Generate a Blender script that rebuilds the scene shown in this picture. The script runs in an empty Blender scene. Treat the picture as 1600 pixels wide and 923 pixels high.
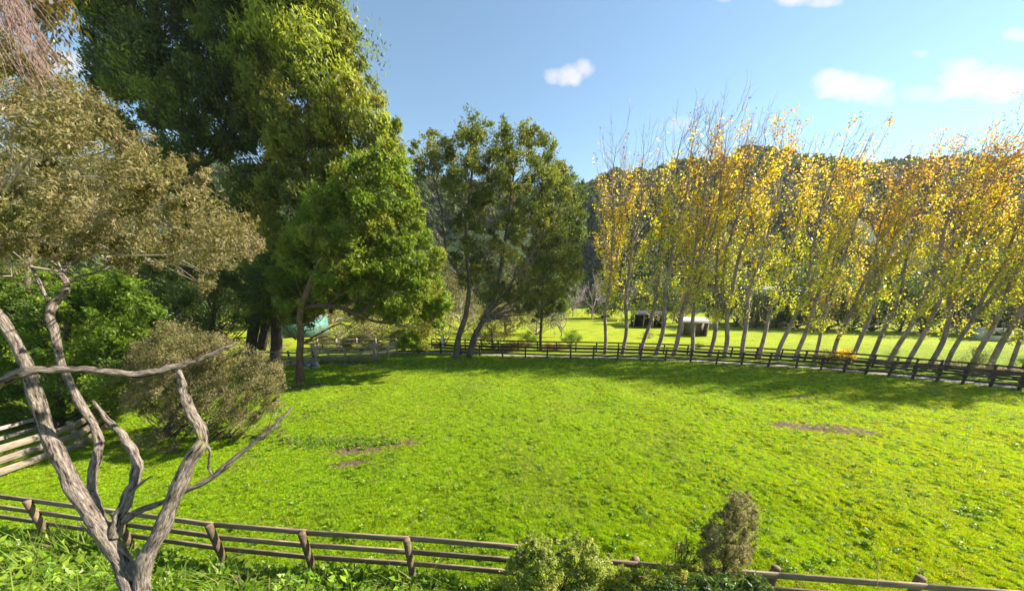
import bpy, math, random
import numpy as np
from mathutils import Vector
R = math.radians
rng = np.random.default_rng(7)
random.seed(7)
S = bpy.context.scene
C = S.collection

# ---------------------------------------------------------------- camera
F, U0, V0, CAM_H = 506.0, 815.0, 640.0, 6.3
PIT = math.atan(188 / 506.0)
CP, SP = math.cos(PIT), math.sin(PIT)
cam = bpy.data.objects.new('camera', bpy.data.cameras.new('camera'))
C.objects.link(cam)
S.camera = cam
cam.location = (0, 0, CAM_H)
cam.rotation_euler = (math.pi / 2 - PIT, 0, 0)
cam.data.sensor_width = 36
cam.data.lens = 36 * F / 1600
cam.data.shift_x = -(U0 - 800) / 1600
cam.data.shift_y = (V0 - 461.5) / 1600
cam.data.clip_end = 3000
cam.data.clip_start = 0.05

# ---------------------------------------------------------------- world, sun, exposure
SUN_AZ, SUN_EL = R(78), R(34)
S.view_settings.view_transform = 'Standard'
S.view_settings.look = 'None'
S.view_settings.exposure = 1.52
S.view_settings.gamma = 1
w = bpy.data.worlds.new('World')
S.world = w
w.use_nodes = True
wn, wl = w.node_tree.nodes, w.node_tree.links
wn.clear()
wout = wn.new('ShaderNodeOutputWorld')
bg = wn.new('ShaderNodeBackground')
bg.inputs['Strength'].default_value = 0.082
sky = wn.new('ShaderNodeTexSky')
sky.sky_type = 'NISHITA'
sky.sun_disc = False
sky.sun_elevation = SUN_EL
sky.sun_rotation = SUN_AZ
sky.air_density = 1.0
sky.dust_density = 0.0
sky.ozone_density = 1.2
wl.new(bg.outputs[0], wout.inputs[0])
geo = wn.new('ShaderNodeTexCoord')
DIR = geo.outputs['Generated']
cn = wn.new('ShaderNodeTexNoise'); cn.inputs['Scale'].default_value = 21; cn.inputs['Detail'].default_value = 10; cn.inputs['Roughness'].default_value = .6
wl.new(DIR, cn.inputs['Vector'])
def wmath(op, a, b=None, c=None):
    n = wn.new('ShaderNodeMath'); n.operation = op
    for i, x in enumerate((a, b, c)):
        if x is None: continue
        if isinstance(x, (int, float)): n.inputs[i].default_value = x
        else: wl.new(x, n.inputs[i])
    return n.outputs[0]
def wdot(v):
    n = wn.new('ShaderNodeVectorMath'); n.operation = 'DOT_PRODUCT'
    wl.new(DIR, n.inputs[0]); n.inputs[1].default_value = v
    return n.outputs['Value']
def ray(u, v):
    dx, dy = (u - U0) / F, (v - V0) / F
    return np.array([dx, CP - dy * SP, -SP - dy * CP])
cmask = None
nz = wmath('SUBTRACT', cn.outputs['Fac'], 0.5)
for (u, v, hw, hh, dens) in [(885, 118, 40, 20, .85), (910, 108, 22, 16, .7), (1335, 140, 84, 25, .95), (1300, 130, 44, 22, .8), (1530, 128, 96, 34, 1.0), (1510, 108, 50, 20, .8), (1370, 150, 40, 18, .7),
                             (1440, 145, 50, 18, .6), (1585, 55, 26, 14, .8), (1437, 84, 17, 8, .45), (1262, 0, 55, 14, .8), (1130, -2, 14, 8, .4),
                             (105, 100, 55, 26, .7), (1060, 195, 40, 14, .35), (1700, 150, 90, 30, .9)]:
    c0 = ray(u, v); c0 /= np.linalg.norm(c0)
    e1 = ray(u + hw, v); e1 /= np.linalg.norm(e1)
    e2 = ray(u, v - hh); e2 /= np.linalg.norm(e2)
    t1 = e1 - c0 * (e1 @ c0); s1 = np.linalg.norm(t1); t1 /= s1
    t2 = e2 - c0 * (e2 @ c0); s2 = np.linalg.norm(t2); t2 /= s2
    A2 = np.array([[1, t1 @ t2], [t1 @ t2, 1]]); G = np.linalg.inv(A2)
    D1, D2 = G[0, 0] * t1 + G[0, 1] * t2, G[1, 0] * t1 + G[1, 1] * t2
    a = wmath('MULTIPLY', wdot(tuple(D1)), 1 / s1)
    b = wmath('MULTIPLY', wdot(tuple(D2)), 1 / s2)
    r2 = wmath('ADD', wmath('MULTIPLY', a, a), wmath('MULTIPLY', b, b))
    m = wmath('SUBTRACT', 1.0, r2)
    m = wmath('ADD', m, wmath('MULTIPLY', nz, 3.4))
    front = wmath('GREATER_THAN', wdot(tuple(c0)), 0.5)
    m = wmath('MULTIPLY', wmath('SMOOTH_MIN', wmath('MAXIMUM', wmath('MULTIPLY', m, 1.0), 0.0), 1.0, .3), front)
    m = wmath('MULTIPLY', m, dens)
    cmask = m if cmask is None else wmath('MAXIMUM', cmask, m)
mixc = wn.new('ShaderNodeMixRGB')
hsv = wn.new('ShaderNodeHueSaturation'); hsv.inputs['Saturation'].default_value = .98; tin = wn.new('ShaderNodeMixRGB'); tin.blend_type = 'MULTIPLY'; tin.inputs[0].default_value = 1; tin.inputs[2].default_value = (.92, 1.0, .94, 1); wl.new(sky.outputs[0], tin.inputs[1]); wl.new(tin.outputs[0], hsv.inputs['Color'])
wl.new(cmask, mixc.inputs[0]); wl.new(hsv.outputs[0], mixc.inputs[1])
mixc.inputs[2].default_value = (4.4, 4.25, 4.3, 1)
wl.new(mixc.outputs[0], bg.inputs['Color'])

sun = bpy.data.objects.new('sun', bpy.data.lights.new('sun', 'SUN'))
C.objects.link(sun)
sun.data.energy = 5.0
sun.data.angle = R(0.55)
sun.data.color = (1.0, 0.93, 0.80)
sdir = Vector((math.sin(SUN_AZ) * math.cos(SUN_EL), math.cos(SUN_AZ) * math.cos(SUN_EL), math.sin(SUN_EL)))
sun.rotation_euler = (-sdir).to_track_quat('-Z', 'Y').to_euler()
sun.location = sdir * 60

# ---------------------------------------------------------------- helpers
def nrm(v):
    return v / (np.linalg.norm(v, axis=-1, keepdims=True) + 1e-9)
def ground_pt(u, v, z=0.0):
    d = ray(u, v); return d * ((z - CAM_H) / d[2]) + np.array([0, 0, CAM_H])
def at_t(u, v, t):
    return ray(u, v) * t + np.array([0, 0, CAM_H])
def at_y(u, v, y):
    d = ray(u, v); return d * (y / d[1]) + np.array([0, 0, CAM_H])
def z_for_v(X, Y, v):
    dy = (v - V0) / F
    # solve for z so that the point (X,Y,z) projects on row v
    return CAM_H - Y * (SP + dy * CP) / (CP - dy * SP)

def np_mesh(name, V, Fc, col=None, uvlike=None, smooth=False):
    """V (n,3); Fc list of index arrays (k, m) with same m per array"""
    me = bpy.data.meshes.new(name)
    V = np.asarray(V, dtype=np.float32)
    if not isinstance(Fc, list): Fc = [Fc]
    Fc = [np.asarray(f, dtype=np.int32) for f in Fc if len(f)]
    me.vertices.add(len(V)); me.vertices.foreach_set('co', V.ravel())
    tot = sum(f.size for f in Fc)
    me.loops.add(tot); me.loops.foreach_set('vertex_index', np.concatenate([f.ravel() for f in Fc]))
    nf = sum(len(f) for f in Fc)
    me.polygons.add(nf)
    sizes = np.concatenate([np.full(len(f), f.shape[1], dtype=np.int32) for f in Fc])
    starts = np.concatenate([[0], np.cumsum(sizes)[:-1]]).astype(np.int32)
    me.polygons.foreach_set('loop_start', starts)
    try: me.polygons.foreach_set('loop_total', sizes)
    except Exception: pass
    if smooth: me.polygons.foreach_set('use_smooth', np.ones(nf, dtype=bool))
    me.update(calc_edges=True)
    if col is not None:
        a = me.color_attributes.new('Col', 'FLOAT_COLOR', 'POINT')
        c4 = np.ones((len(V), 4), dtype=np.float32); c4[:, :3] = col
        a.data.foreach_set('color', c4.ravel())
    return me
def link(name, me, mat=None, parent=None, kind=None, loc=None):
    o = bpy.data.objects.new(name, me); C.objects.link(o)
    if mat is not None and len(me.materials) == 0: me.materials.append(mat)
    if parent is not None: o.parent = parent
    if kind: o['kind'] = kind
    if loc is not None: o.location = loc
    return o
def thing(name, label, cat, loc=(0, 0, 0), rz=0, group=None):
    o = bpy.data.objects.new(name, None); C.objects.link(o)
    o.empty_display_size = .2
    o.location = loc; o.rotation_euler = (0, 0, rz)
    o['label'] = label; o['category'] = cat
    if group: o['group'] = group
    return o
def tag(o, label, cat, group=None):
    o['label'] = label; o['category'] = cat
    if group: o['group'] = group
    return o

class MB:
    def __init__(s): s.V = []; s.Q = []; s.T = []; s.n = 0
    def add(s, V, Q=None, T=None):
        s.V.append(np.asarray(V, float))
        if Q is not None and len(Q): s.Q.append(np.asarray(Q) + s.n)
        if T is not None and len(T): s.T.append(np.asarray(T) + s.n)
        s.n += len(V)
    def mesh(s, name, smooth=False, col=None):
        F_ = []
        if s.Q: F_.append(np.concatenate(s.Q))
        if s.T: F_.append(np.concatenate(s.T))
        return np_mesh(name, np.concatenate(s.V), F_, smooth=smooth, col=col)
    def box(s, c, size, rz=0, tilt=None):
        x, y, z = np.array(size) / 2
        v = np.array([[-x, -y, -z], [x, -y, -z], [x, y, -z], [-x, y, -z], [-x, -y, z], [x, -y, z], [x, y, z], [-x, y, z]])
        cr, sr = math.cos(rz), math.sin(rz)
        v = np.stack([v[:, 0] * cr - v[:, 1] * sr, v[:, 0] * sr + v[:, 1] * cr, v[:, 2]], 1) + np.array(c)
        s.add(v, [[0, 3, 2, 1], [4, 5, 6, 7], [0, 1, 5, 4], [1, 2, 6, 5], [2, 3, 7, 6], [3, 0, 4, 7]])
        return s
    def beam(s, a, b, wd, ht, up=(0, 0, 1)):
        """rectangular bar from a to b, wd sideways, ht along up; ends slightly worn"""
        a, b = np.array(a, float), np.array(b, float)
        d = nrm(b - a); side = nrm(np.cross(d, np.array(up, float))); u = np.cross(side, d)
        k = .12 * min(wd, ht)
        prof = [(-1, -1, k, 0), (-1, -1, 0, k), (1, -1, 0, k), (1, -1, k, 0)]
        ring = []
        hx, hz = wd / 2, ht / 2
        for sx, sz in ((-1, -1), (1, -1), (1, 1), (-1, 1)):
            p1 = (sx * hx, sz * (hz - k)); p2 = (sx * (hx - k), sz * hz)
            ring += [p1, p2] if sx * sz > 0 else [p2, p1]
        V = []
        for base in (a, b):
            for (px, pz) in ring: V.append(base + side * px + u * pz)
        V = np.array(V); m = 8
        Q = [[i, (i + 1) % m, m + (i + 1) % m, m + i] for i in range(m)]
        s.add(V, Q)
        n0 = s.n - 16
        for off in (0, 8):
            f = [n0 + off + i for i in range(8)]
            if off == 0: f = f[::-1]
            s.Q.append(np.array([[f[0], f[1], f[2], f[7]], [f[7], f[2], f[3], f[6]], [f[6], f[3], f[4], f[5]]]))
        return s

def catmull(P, n):
    P = np.asarray(P, float)
    if len(P) < 3:
        t = np.linspace(0, 1, n)[:, None]; return P[0] * (1 - t) + P[-1] * t
    Pp = np.vstack([2 * P[0] - P[1], P, 2 * P[-1] - P[-2]])
    out = []
    ts = np.linspace(0, len(P) - 1 - 1e-6, n)
    for t in ts:
        i = int(t); f = t - i
        p0, p1, p2, p3 = Pp[i], Pp[i + 1], Pp[i + 2], Pp[i + 3]
        out.append(.5 * ((2 * p1) + (-p0 + p2) * f + (2 * p0 - 5 * p1 + 4 * p2 - p3) * f * f + (-p0 + 3 * p1 - 3 * p2 + p3) * f ** 3))
    return np.array(out)
def tube(mb, P, r, sides=6, rough=0.0, seed=0, cap=True):
    P = np.asarray(P, float); n = len(P); r = np.broadcast_to(np.asarray(r, float), (n,))
    T = nrm(np.gradient(P, axis=0))
    ref = np.array([0, 0, 1.0]) if abs(T[0][2]) < .9 else np.array([1.0, 0, 0])
    A = []
    a = nrm(np.cross(T[0], ref))
    for i in range(n):
        a = a - T[i] * (a @ T[i]); a = a / (np.linalg.norm(a) + 1e-9); A.append(a)
    A = np.array(A); B = np.cross(T, A)
    th = np.linspace(0, 2 * math.pi, sides, endpoint=False)
    rr = np.repeat(r[:, None], sides, 1)
    if rough > 0:
        L = np.concatenate([[0], np.cumsum(np.linalg.norm(np.diff(P, axis=0), axis=1))])
        rs = np.random.default_rng(seed)
        f = np.zeros((n, sides))
        for k in range(9):
            kk = rs.integers(1, 4) if k < 4 else rs.integers(4, 12)
            am = 1.0 if k < 4 else .55
            fr = rs.uniform(1, 6) if k < 4 else rs.uniform(2, 14)
            f += am * np.sin(th[None, :] * kk + L[:, None] * fr + rs.uniform(0, 6.3) + 1.5 * np.sin(L[:, None] * rs.uniform(1, 5)))
        rr = rr * (1 + rough * f / 2.2)
        rr *= (1 + rough * .6 * rs.standard_normal((n, sides)))
    V = P[:, None, :] + rr[..., None] * (np.cos(th)[None, :, None] * A[:, None, :] + np.sin(th)[None, :, None] * B[:, None, :])
    V = V.reshape(-1, 3)
    i = np.arange(n - 1)[:, None] * sides; j = np.arange(sides)[None, :]; j2 = (j + 1) % sides
    Q = np.stack([i + j, i + j2, i + sides + j2, i + sides + j], -1).reshape(-1, 4)
    Tt = None
    if cap:
        V = np.vstack([V, P[0] - T[0] * r[0] * .2, P[-1] + T[-1] * r[-1] * .3])
        c0, c1 = len(V) - 2, len(V) - 1
        jj = np.arange(sides); j3 = (jj + 1) % sides
        Tt = np.vstack([np.stack([np.full(sides, c0), j3, jj], 1), np.stack([np.full(sides, c1), (n - 1) * sides + jj, (n - 1) * sides + j3], 1)])
    mb.add(V, Q, Tt)

# ---------------------------------------------------------------- materials
def new_mat(name):
    m = bpy.data.materials.new(name); m.use_nodes = True
    m.node_tree.nodes.clear()
    o = m.node_tree.nodes.new('ShaderNodeOutputMaterial')
    return m, m.node_tree.nodes, m.node_tree.links, o
def leaf_mat(name, transl=0.45, rough=.45, spec=.25, gain=1.0, objvar=.12, bark=False):
    m, n, l, o = new_mat(name)
    at = n.new('ShaderNodeAttribute'); at.attribute_name = 'Col'
    oi = n.new('ShaderNodeObjectInfo')
    hs = n.new('ShaderNodeHueSaturation')
    mr = n.new('ShaderNodeMapRange'); mr.inputs['To Min'].default_value = (1 - objvar) * gain; mr.inputs['To Max'].default_value = (1 + objvar) * gain
    l.new(oi.outputs['Random'], mr.inputs['Value']); l.new(mr.outputs[0], hs.inputs['Value'])
    l.new(at.outputs['Color'], hs.inputs['Color'])
    pb = n.new('ShaderNodeBsdfPrincipled'); pb.inputs['Roughness'].default_value = rough
    pb.inputs['Specular IOR Level'].default_value = spec
    tr = n.new('ShaderNodeBsdfTranslucent')
    mu = n.new('ShaderNodeMixRGB'); mu.blend_type = 'MULTIPLY'; mu.inputs[0].default_value = 1; mu.inputs[2].default_value = (1.5, 1.45, .7, 1)
    l.new(hs.outputs[0], mu.inputs[1]); l.new(mu.outputs[0], tr.inputs['Color'])
    l.new(hs.outputs[0], pb.inputs['Base Color'])
    mx = n.new('ShaderNodeMixShader'); mx.inputs[0].default_value = transl
    l.new(pb.outputs[0], mx.inputs[1]); l.new(tr.outputs[0], mx.inputs[2]); l.new(mx.outputs[0], o.inputs[0])
    return m
def wood_mat(name, c1, c2, scale=6, stretch=(1, 1, 1), rough=.85, bump=.3, lichen=None, c3=None, coord='Object', bdist=.02):
    m, n, l, o = new_mat(name)
    tc = n.new('ShaderNodeTexCoord'); mp = n.new('ShaderNodeMapping'); mp.inputs['Scale'].default_value = stretch
    l.new(tc.outputs[coord], mp.inputs[0])
    oi = n.new('ShaderNodeObjectInfo')
    add = n.new('ShaderNodeVectorMath'); add.operation = 'ADD'
    ml = n.new('ShaderNodeVectorMath'); ml.operation = 'SCALE'; ml.inputs['Scale'].default_value = 37.0
    cx = n.new('ShaderNodeCombineXYZ'); l.new(oi.outputs['Random'], cx.inputs[0]); l.new(oi.outputs['Random'], cx.inputs[2])
    l.new(cx.outputs[0], ml.inputs[0]); l.new(mp.outputs[0], add.inputs[0]); l.new(ml.outputs[0], add.inputs[1])
    ns = n.new('ShaderNodeTexNoise'); ns.inputs['Scale'].default_value = scale; ns.inputs['Detail'].default_value = 9; ns.inputs['Roughness'].default_value = .68
    l.new(add.outputs[0], ns.inputs['Vector'])
    cr = n.new('ShaderNodeValToRGB'); e = cr.color_ramp.elements
    e[0].position = .34; e[0].color = (*c1, 1); e[1].position = .66; e[1].color = (*c2, 1)
    if c3 is not None:
        x = cr.color_ramp.elements.new(.5); x.color = (*c3, 1)
    l.new(ns.outputs['Fac'], cr.inputs[0])
    col = cr.outputs[0]
    if lichen is not None:
        n2 = n.new('ShaderNodeTexNoise'); n2.inputs['Scale'].default_value = 5.5; n2.inputs['Detail'].default_value = 6
        l.new(tc.outputs[coord], n2.inputs['Vector'])
        r2 = n.new('ShaderNodeValToRGB'); r2.color_ramp.elements[0].position = .60; r2.color_ramp.elements[1].position = .68
        l.new(n2.outputs['Fac'], r2.inputs[0])
        mxl = n.new('ShaderNodeMixRGB'); l.new(r2.outputs[0], mxl.inputs[0]); l.new(col, mxl.inputs[1]); mxl.inputs[2].default_value = (*lichen, 1)
        col = mxl.outputs[0]
    hs = n.new('ShaderNodeHueSaturation'); mr = n.new('ShaderNodeMapRange'); mr.inputs['To Min'].default_value = .8; mr.inputs['To Max'].default_value = 1.2
    l.new(oi.outputs['Random'], mr.inputs['Value']); l.new(mr.outputs[0], hs.inputs['Value']); l.new(col, hs.inputs['Color'])
    pb = n.new('ShaderNodeBsdfPrincipled'); pb.inputs['Roughness'].default_value = rough; pb.inputs['Specular IOR Level'].default_value = .2
    l.new(hs.outputs[0], pb.inputs['Base Color'])
    bp = n.new('ShaderNodeBump'); bp.inputs['Strength'].default_value = bump; bp.inputs['Distance'].default_value = bdist
    l.new(ns.outputs['Fac'], bp.inputs['Height']); l.new(bp.outputs[0], pb.inputs['Normal'])
    l.new(pb.outputs[0], o.inputs[0])
    return m
M = {}
M['leaf'] = leaf_mat('leaf_green')
M['leaf_dry'] = leaf_mat('leaf_olive', transl=.32, rough=.55, spec=.15)
M['leaf_gold'] = leaf_mat('leaf_gold', transl=.58, gain=1.1, rough=.35, spec=.4, objvar=.08)
M['leaf_glossy'] = leaf_mat('leaf_glossy', transl=.3, rough=.42, spec=.35)
M['grass'] = leaf_mat('grass_blade', transl=.5, rough=.5, spec=.18, objvar=.22)
M['fence_brown'] = wood_mat('fence_brown', (.13, .09, .06), (.33, .25, .18), scale=7, stretch=(1, 1, 6), c3=(.22, .16, .11))
M['fence_post'] = wood_mat('fence_post', (.09, .06, .04), (.27, .19, .12), scale=7, stretch=(2, 2, 1), c3=(.16, .11, .07))
M['fence_dark'] = wood_mat('fence_dark', (.045, .030, .022), (.11, .075, .055), scale=3, stretch=(1, 1, 5))
M['fence_pale'] = wood_mat('fence_pale', (.14, .105, .075), (.36, .29, .215), scale=6, stretch=(1, 1, 4), c3=(.26, .205, .15))
M['fence_grey'] = wood_mat('fence_grey', (.22, .175, .14), (.48, .41, .34), scale=5, stretch=(1, 1, 4))
M['bark_grey'] = wood_mat('bark_grey', (.045, .035, .03), (.34, .29, .25), scale=13, stretch=(1, 1, .22), c3=(.15, .12, .10), bump=1.0, lichen=(.30, .26, .13), bdist=.05)
def old_bark():
    m, n, l, o = new_mat('old_bark')
    at = n.new('ShaderNodeAttribute'); at.attribute_name = 'bk'
    def noise(sc, det, ro, d=0.0):
        mp = n.new('ShaderNodeMapping'); mp.inputs['Scale'].default_value = sc; l.new(at.outputs['Vector'], mp.inputs[0])
        q = n.new('ShaderNodeTexNoise'); q.inputs['Scale'].default_value = 1; q.inputs['Detail'].default_value = det; q.inputs['Roughness'].default_value = ro; q.inputs['Distortion'].default_value = d
        l.new(mp.outputs[0], q.inputs['Vector']); return q.outputs['Fac']
    def ramp(f, st):
        r = n.new('ShaderNodeValToRGB'); e = r.color_ramp.elements
        e[0].position, e[0].color = st[0][0], (*st[0][1], 1); e[1].position, e[1].color = st[-1][0], (*st[-1][1], 1)
        for p_, c_ in st[1:-1]:
            x = e.new(p_); x.color = (*c_, 1)
        l.new(f, r.inputs[0]); return r.outputs[0]
    fib = noise((48, 48, 8), 9, .68, .3); crk = noise((17, 17, 4.5), 7, .65, .8); big = noise((3, 3, 1.3), 4, .6)
    c1 = ramp(fib, [(.31, (.045, .035, .028)), (.47, (.20, .165, .135)), (.61, (.36, .305, .26)), (.75, (.55, .49, .42))])
    c2 = ramp(crk, [(.36, (.10, .08, .07)), (.46, (.75, .72, .70)), (.6, (1.05, 1.0, .97))])
    mu = n.new('ShaderNodeMixRGB'); mu.blend_type = 'MULTIPLY'; mu.inputs[0].default_value = 1; l.new(c1, mu.inputs[1]); l.new(c2, mu.inputs[2])
    li = ramp(big, [(.62, (0, 0, 0)), (.70, (1, 1, 1))]); mx = n.new('ShaderNodeMixRGB'); l.new(li, mx.inputs[0]); l.new(mu.outputs[0], mx.inputs[1])
    lc = ramp(fib, [(.35, (.10, .08, .04)), (.65, (.42, .36, .16))]); l.new(lc, mx.inputs[2])
    pb = n.new('ShaderNodeBsdfPrincipled'); pb.inputs['Roughness'].default_value = .9; pb.inputs['Specular IOR Level'].default_value = .15; l.new(mx.outputs[0], pb.inputs['Base Color'])
    ad = n.new('ShaderNodeMath'); ad.operation = 'ADD'; l.new(fib, ad.inputs[0]); l.new(crk, ad.inputs[1])
    bp = n.new('ShaderNodeBump'); bp.inputs['Strength'].default_value = 1; bp.inputs['Distance'].default_value = .035; l.new(ad.outputs[0], bp.inputs['Height']); l.new(bp.outputs[0], pb.inputs['Normal'])
    l.new(pb.outputs[0], o.inputs[0]); return m
M['old_bark'] = old_bark()
M['bark_dark'] = wood_mat('bark_dark', (.035, .026, .02), (.14, .10, .08), scale=6, stretch=(1, 1, .3), bump=.8)
M['bark_mid'] = wood_mat('bark_mid', (.055, .042, .035), (.20, .16, .135), scale=6, stretch=(1, 1, .3), bump=.8)
M['bark_red'] = wood_mat('bark_red', (.05, .028, .018), (.19, .115, .075), scale=6, stretch=(1, 1, .3), bump=.8)
M['bark_pale'] = wood_mat('bark_pale', (.14, .10, .08), (.36, .28, .23), scale=3, stretch=(1, 1, .5), bump=.4)
M['twig'] = wood_mat('twig', (.20, .15, .13), (.42, .34, .30), scale=3)
M['twig_mauve'] = wood_mat('twig_mauve', (.27, .20, .20), (.48, .38, .37), scale=3)
M['white'] = wood_mat('white_paint', (.62, .62, .60), (.82, .82, .80), scale=2, bump=.1)
M['teal'] = wood_mat('teal_sheet', (.05, .13, .12), (.12, .24, .21), scale=2, bump=.1)
M['roof_pale'] = wood_mat('pale_iron_roof', (.30, .27, .24), (.48, .44, .39), scale=3, bump=.2)
M['dark_board'] = wood_mat('dark_board', (.03, .028, .028), (.07, .065, .062), scale=4)
M['stone'] = wood_mat('river_stone', (.22, .20, .19), (.50, .47, .45), scale=5)
M['gravel'] = wood_mat('gravel', (.16, .13, .10), (.36, .31, .26), scale=30, bump=.8)
M['soil'] = wood_mat('soil', (.09, .055, .035), (.22, .15, .10), scale=12, bump=.8)
M['glass'] = wood_mat('dark_window', (.02, .025, .03), (.05, .06, .07), scale=2, rough=.1, bump=0)

# ---------------------------------------------------------------- terrain
def snoise(x, y, scale, seed, octs=3):
    rs = np.random.default_rng(seed); out = np.zeros_like(x, dtype=float); amp = 1.0; tot = 0
    for o in range(octs):
        for k in range(5):
            a = rs.uniform(0, 2 * math.pi); f = (2 * math.pi / scale) * (2 ** o) * rs.uniform(.7, 1.3)
            out += amp * np.sin((x * math.cos(a) + y * math.sin(a)) * f + rs.uniform(0, 6.28) + 1.3 * np.sin((x * math.sin(a) - y * math.cos(a)) * f * .6 + rs.uniform(0, 6.28)))
        tot += amp * 2.2; amp *= .55
    return out / tot
def smooth(a, b, x):
    t = np.clip((x - a) / (b - a), 0, 1); return t * t * (3 - 2 * t)
# far paddock fence line, foot of posts
FP = [ground_pt(u, v) for u, v in [(621, 553), (655, 553), (689, 553), (720, 555), (750, 556), (785, 557), (821, 558), (855, 559), (891, 560), (927, 560.5), (964.5, 561.5), (1000, 562.5),
      (1039.5, 564), (1078.5, 566), (1119, 568.5), (1158, 570.5), (1200, 573), (1243, 575.8), (1282, 578.5), (1318, 581.5), (1352, 584.5), (1388, 588), (1425, 592), (1463, 596), (1503, 600), (1546, 605), (1591, 610), (1640, 616), (1695, 623), (1755, 631)]]
def fence_y(x):
    return np.interp(x, [-60, -23, -17] + [p[0] for p in FP] + [50, 90], [29, 29, 31.5] + [p[1] for p in FP] + [6, -10])
ridX = [-700, -300, -170, -64, -30, 20, 53, 85, 110, 124, 140, 175, 215, 262, 300, 420, 900]
ridH = [72, 66, 66, 58, 57, 54, 60, 63, 67, 71, 66, 63, 65, 67, 68, 60, 55]
def ridge(x): return np.interp(x, ridX, ridH)
def terrain(x, y):
    und = .028 * snoise(x, y, 1.1, 3, 2) + .09 * snoise(x, y, 6, 5, 2)
    dfx = fence_y(x) - y
    inside = smooth(0.2, 1.5, dfx) * smooth(4.2, 5.6, y + .09 * x) * smooth(-22, -20.5, x)
    z = und * inside
    far = y + .18 * np.maximum(-x, 0) * .3 - .0 * x
    start = np.interp(x, [-200, -20, 20, 60, 300], [60, 85, 112, 74, 60])
    k = smooth(0, 1, (y - start) / (215 - start))
    hill = ridge(x) * k * (1 - .25 * smooth(0, 1, (y - 240) / 300))
    lump = (5.5 * snoise(x, y, 60, 11, 3) + 1.5 * snoise(x, y, 17, 12, 2)) * smooth(.02, .4, (y - start) / (215 - start))
    z = z + hill + lump * np.clip(.4 + .6 * (1 - k), 0, 1)
    # bank that rises to the house below the camera
    bank = (1 - smooth(0.5, 4.6, y + .09 * x)) * 2.0
    return z + np.where(y < 6, bank, 0)
xs = np.unique(np.concatenate([np.arange(-900, -120, 30), np.arange(-120, -40, 4), np.arange(-40, -23, 1.0), np.arange(-23, 40, .27), np.arange(40, 70, 1.2), np.arange(70, 300, 4), np.arange(300, 1000, 30)]))
ys = np.unique(np.concatenate([np.arange(-60, 0, 4), np.arange(0, 3, .7), np.arange(3, 36, .27), np.arange(36, 60, 1.0), np.arange(60, 280, 4), np.arange(280, 1200, 40)]))
X, Y = np.meshgrid(xs, ys); Z = terrain(X, Y)
nx, ny = len(xs), len(ys)
i = np.arange(ny - 1)[:, None] * nx + np.arange(nx - 1)[None, :]
gm = np_mesh('ground', np.stack([X, Y, Z], -1).reshape(-1, 3), np.stack([i, i + 1, i + nx + 1, i + nx], -1).reshape(-1, 4), smooth=True)
def gz(x, y): return float(terrain(np.array([float(x)]), np.array([float(y)]))[0])

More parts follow.
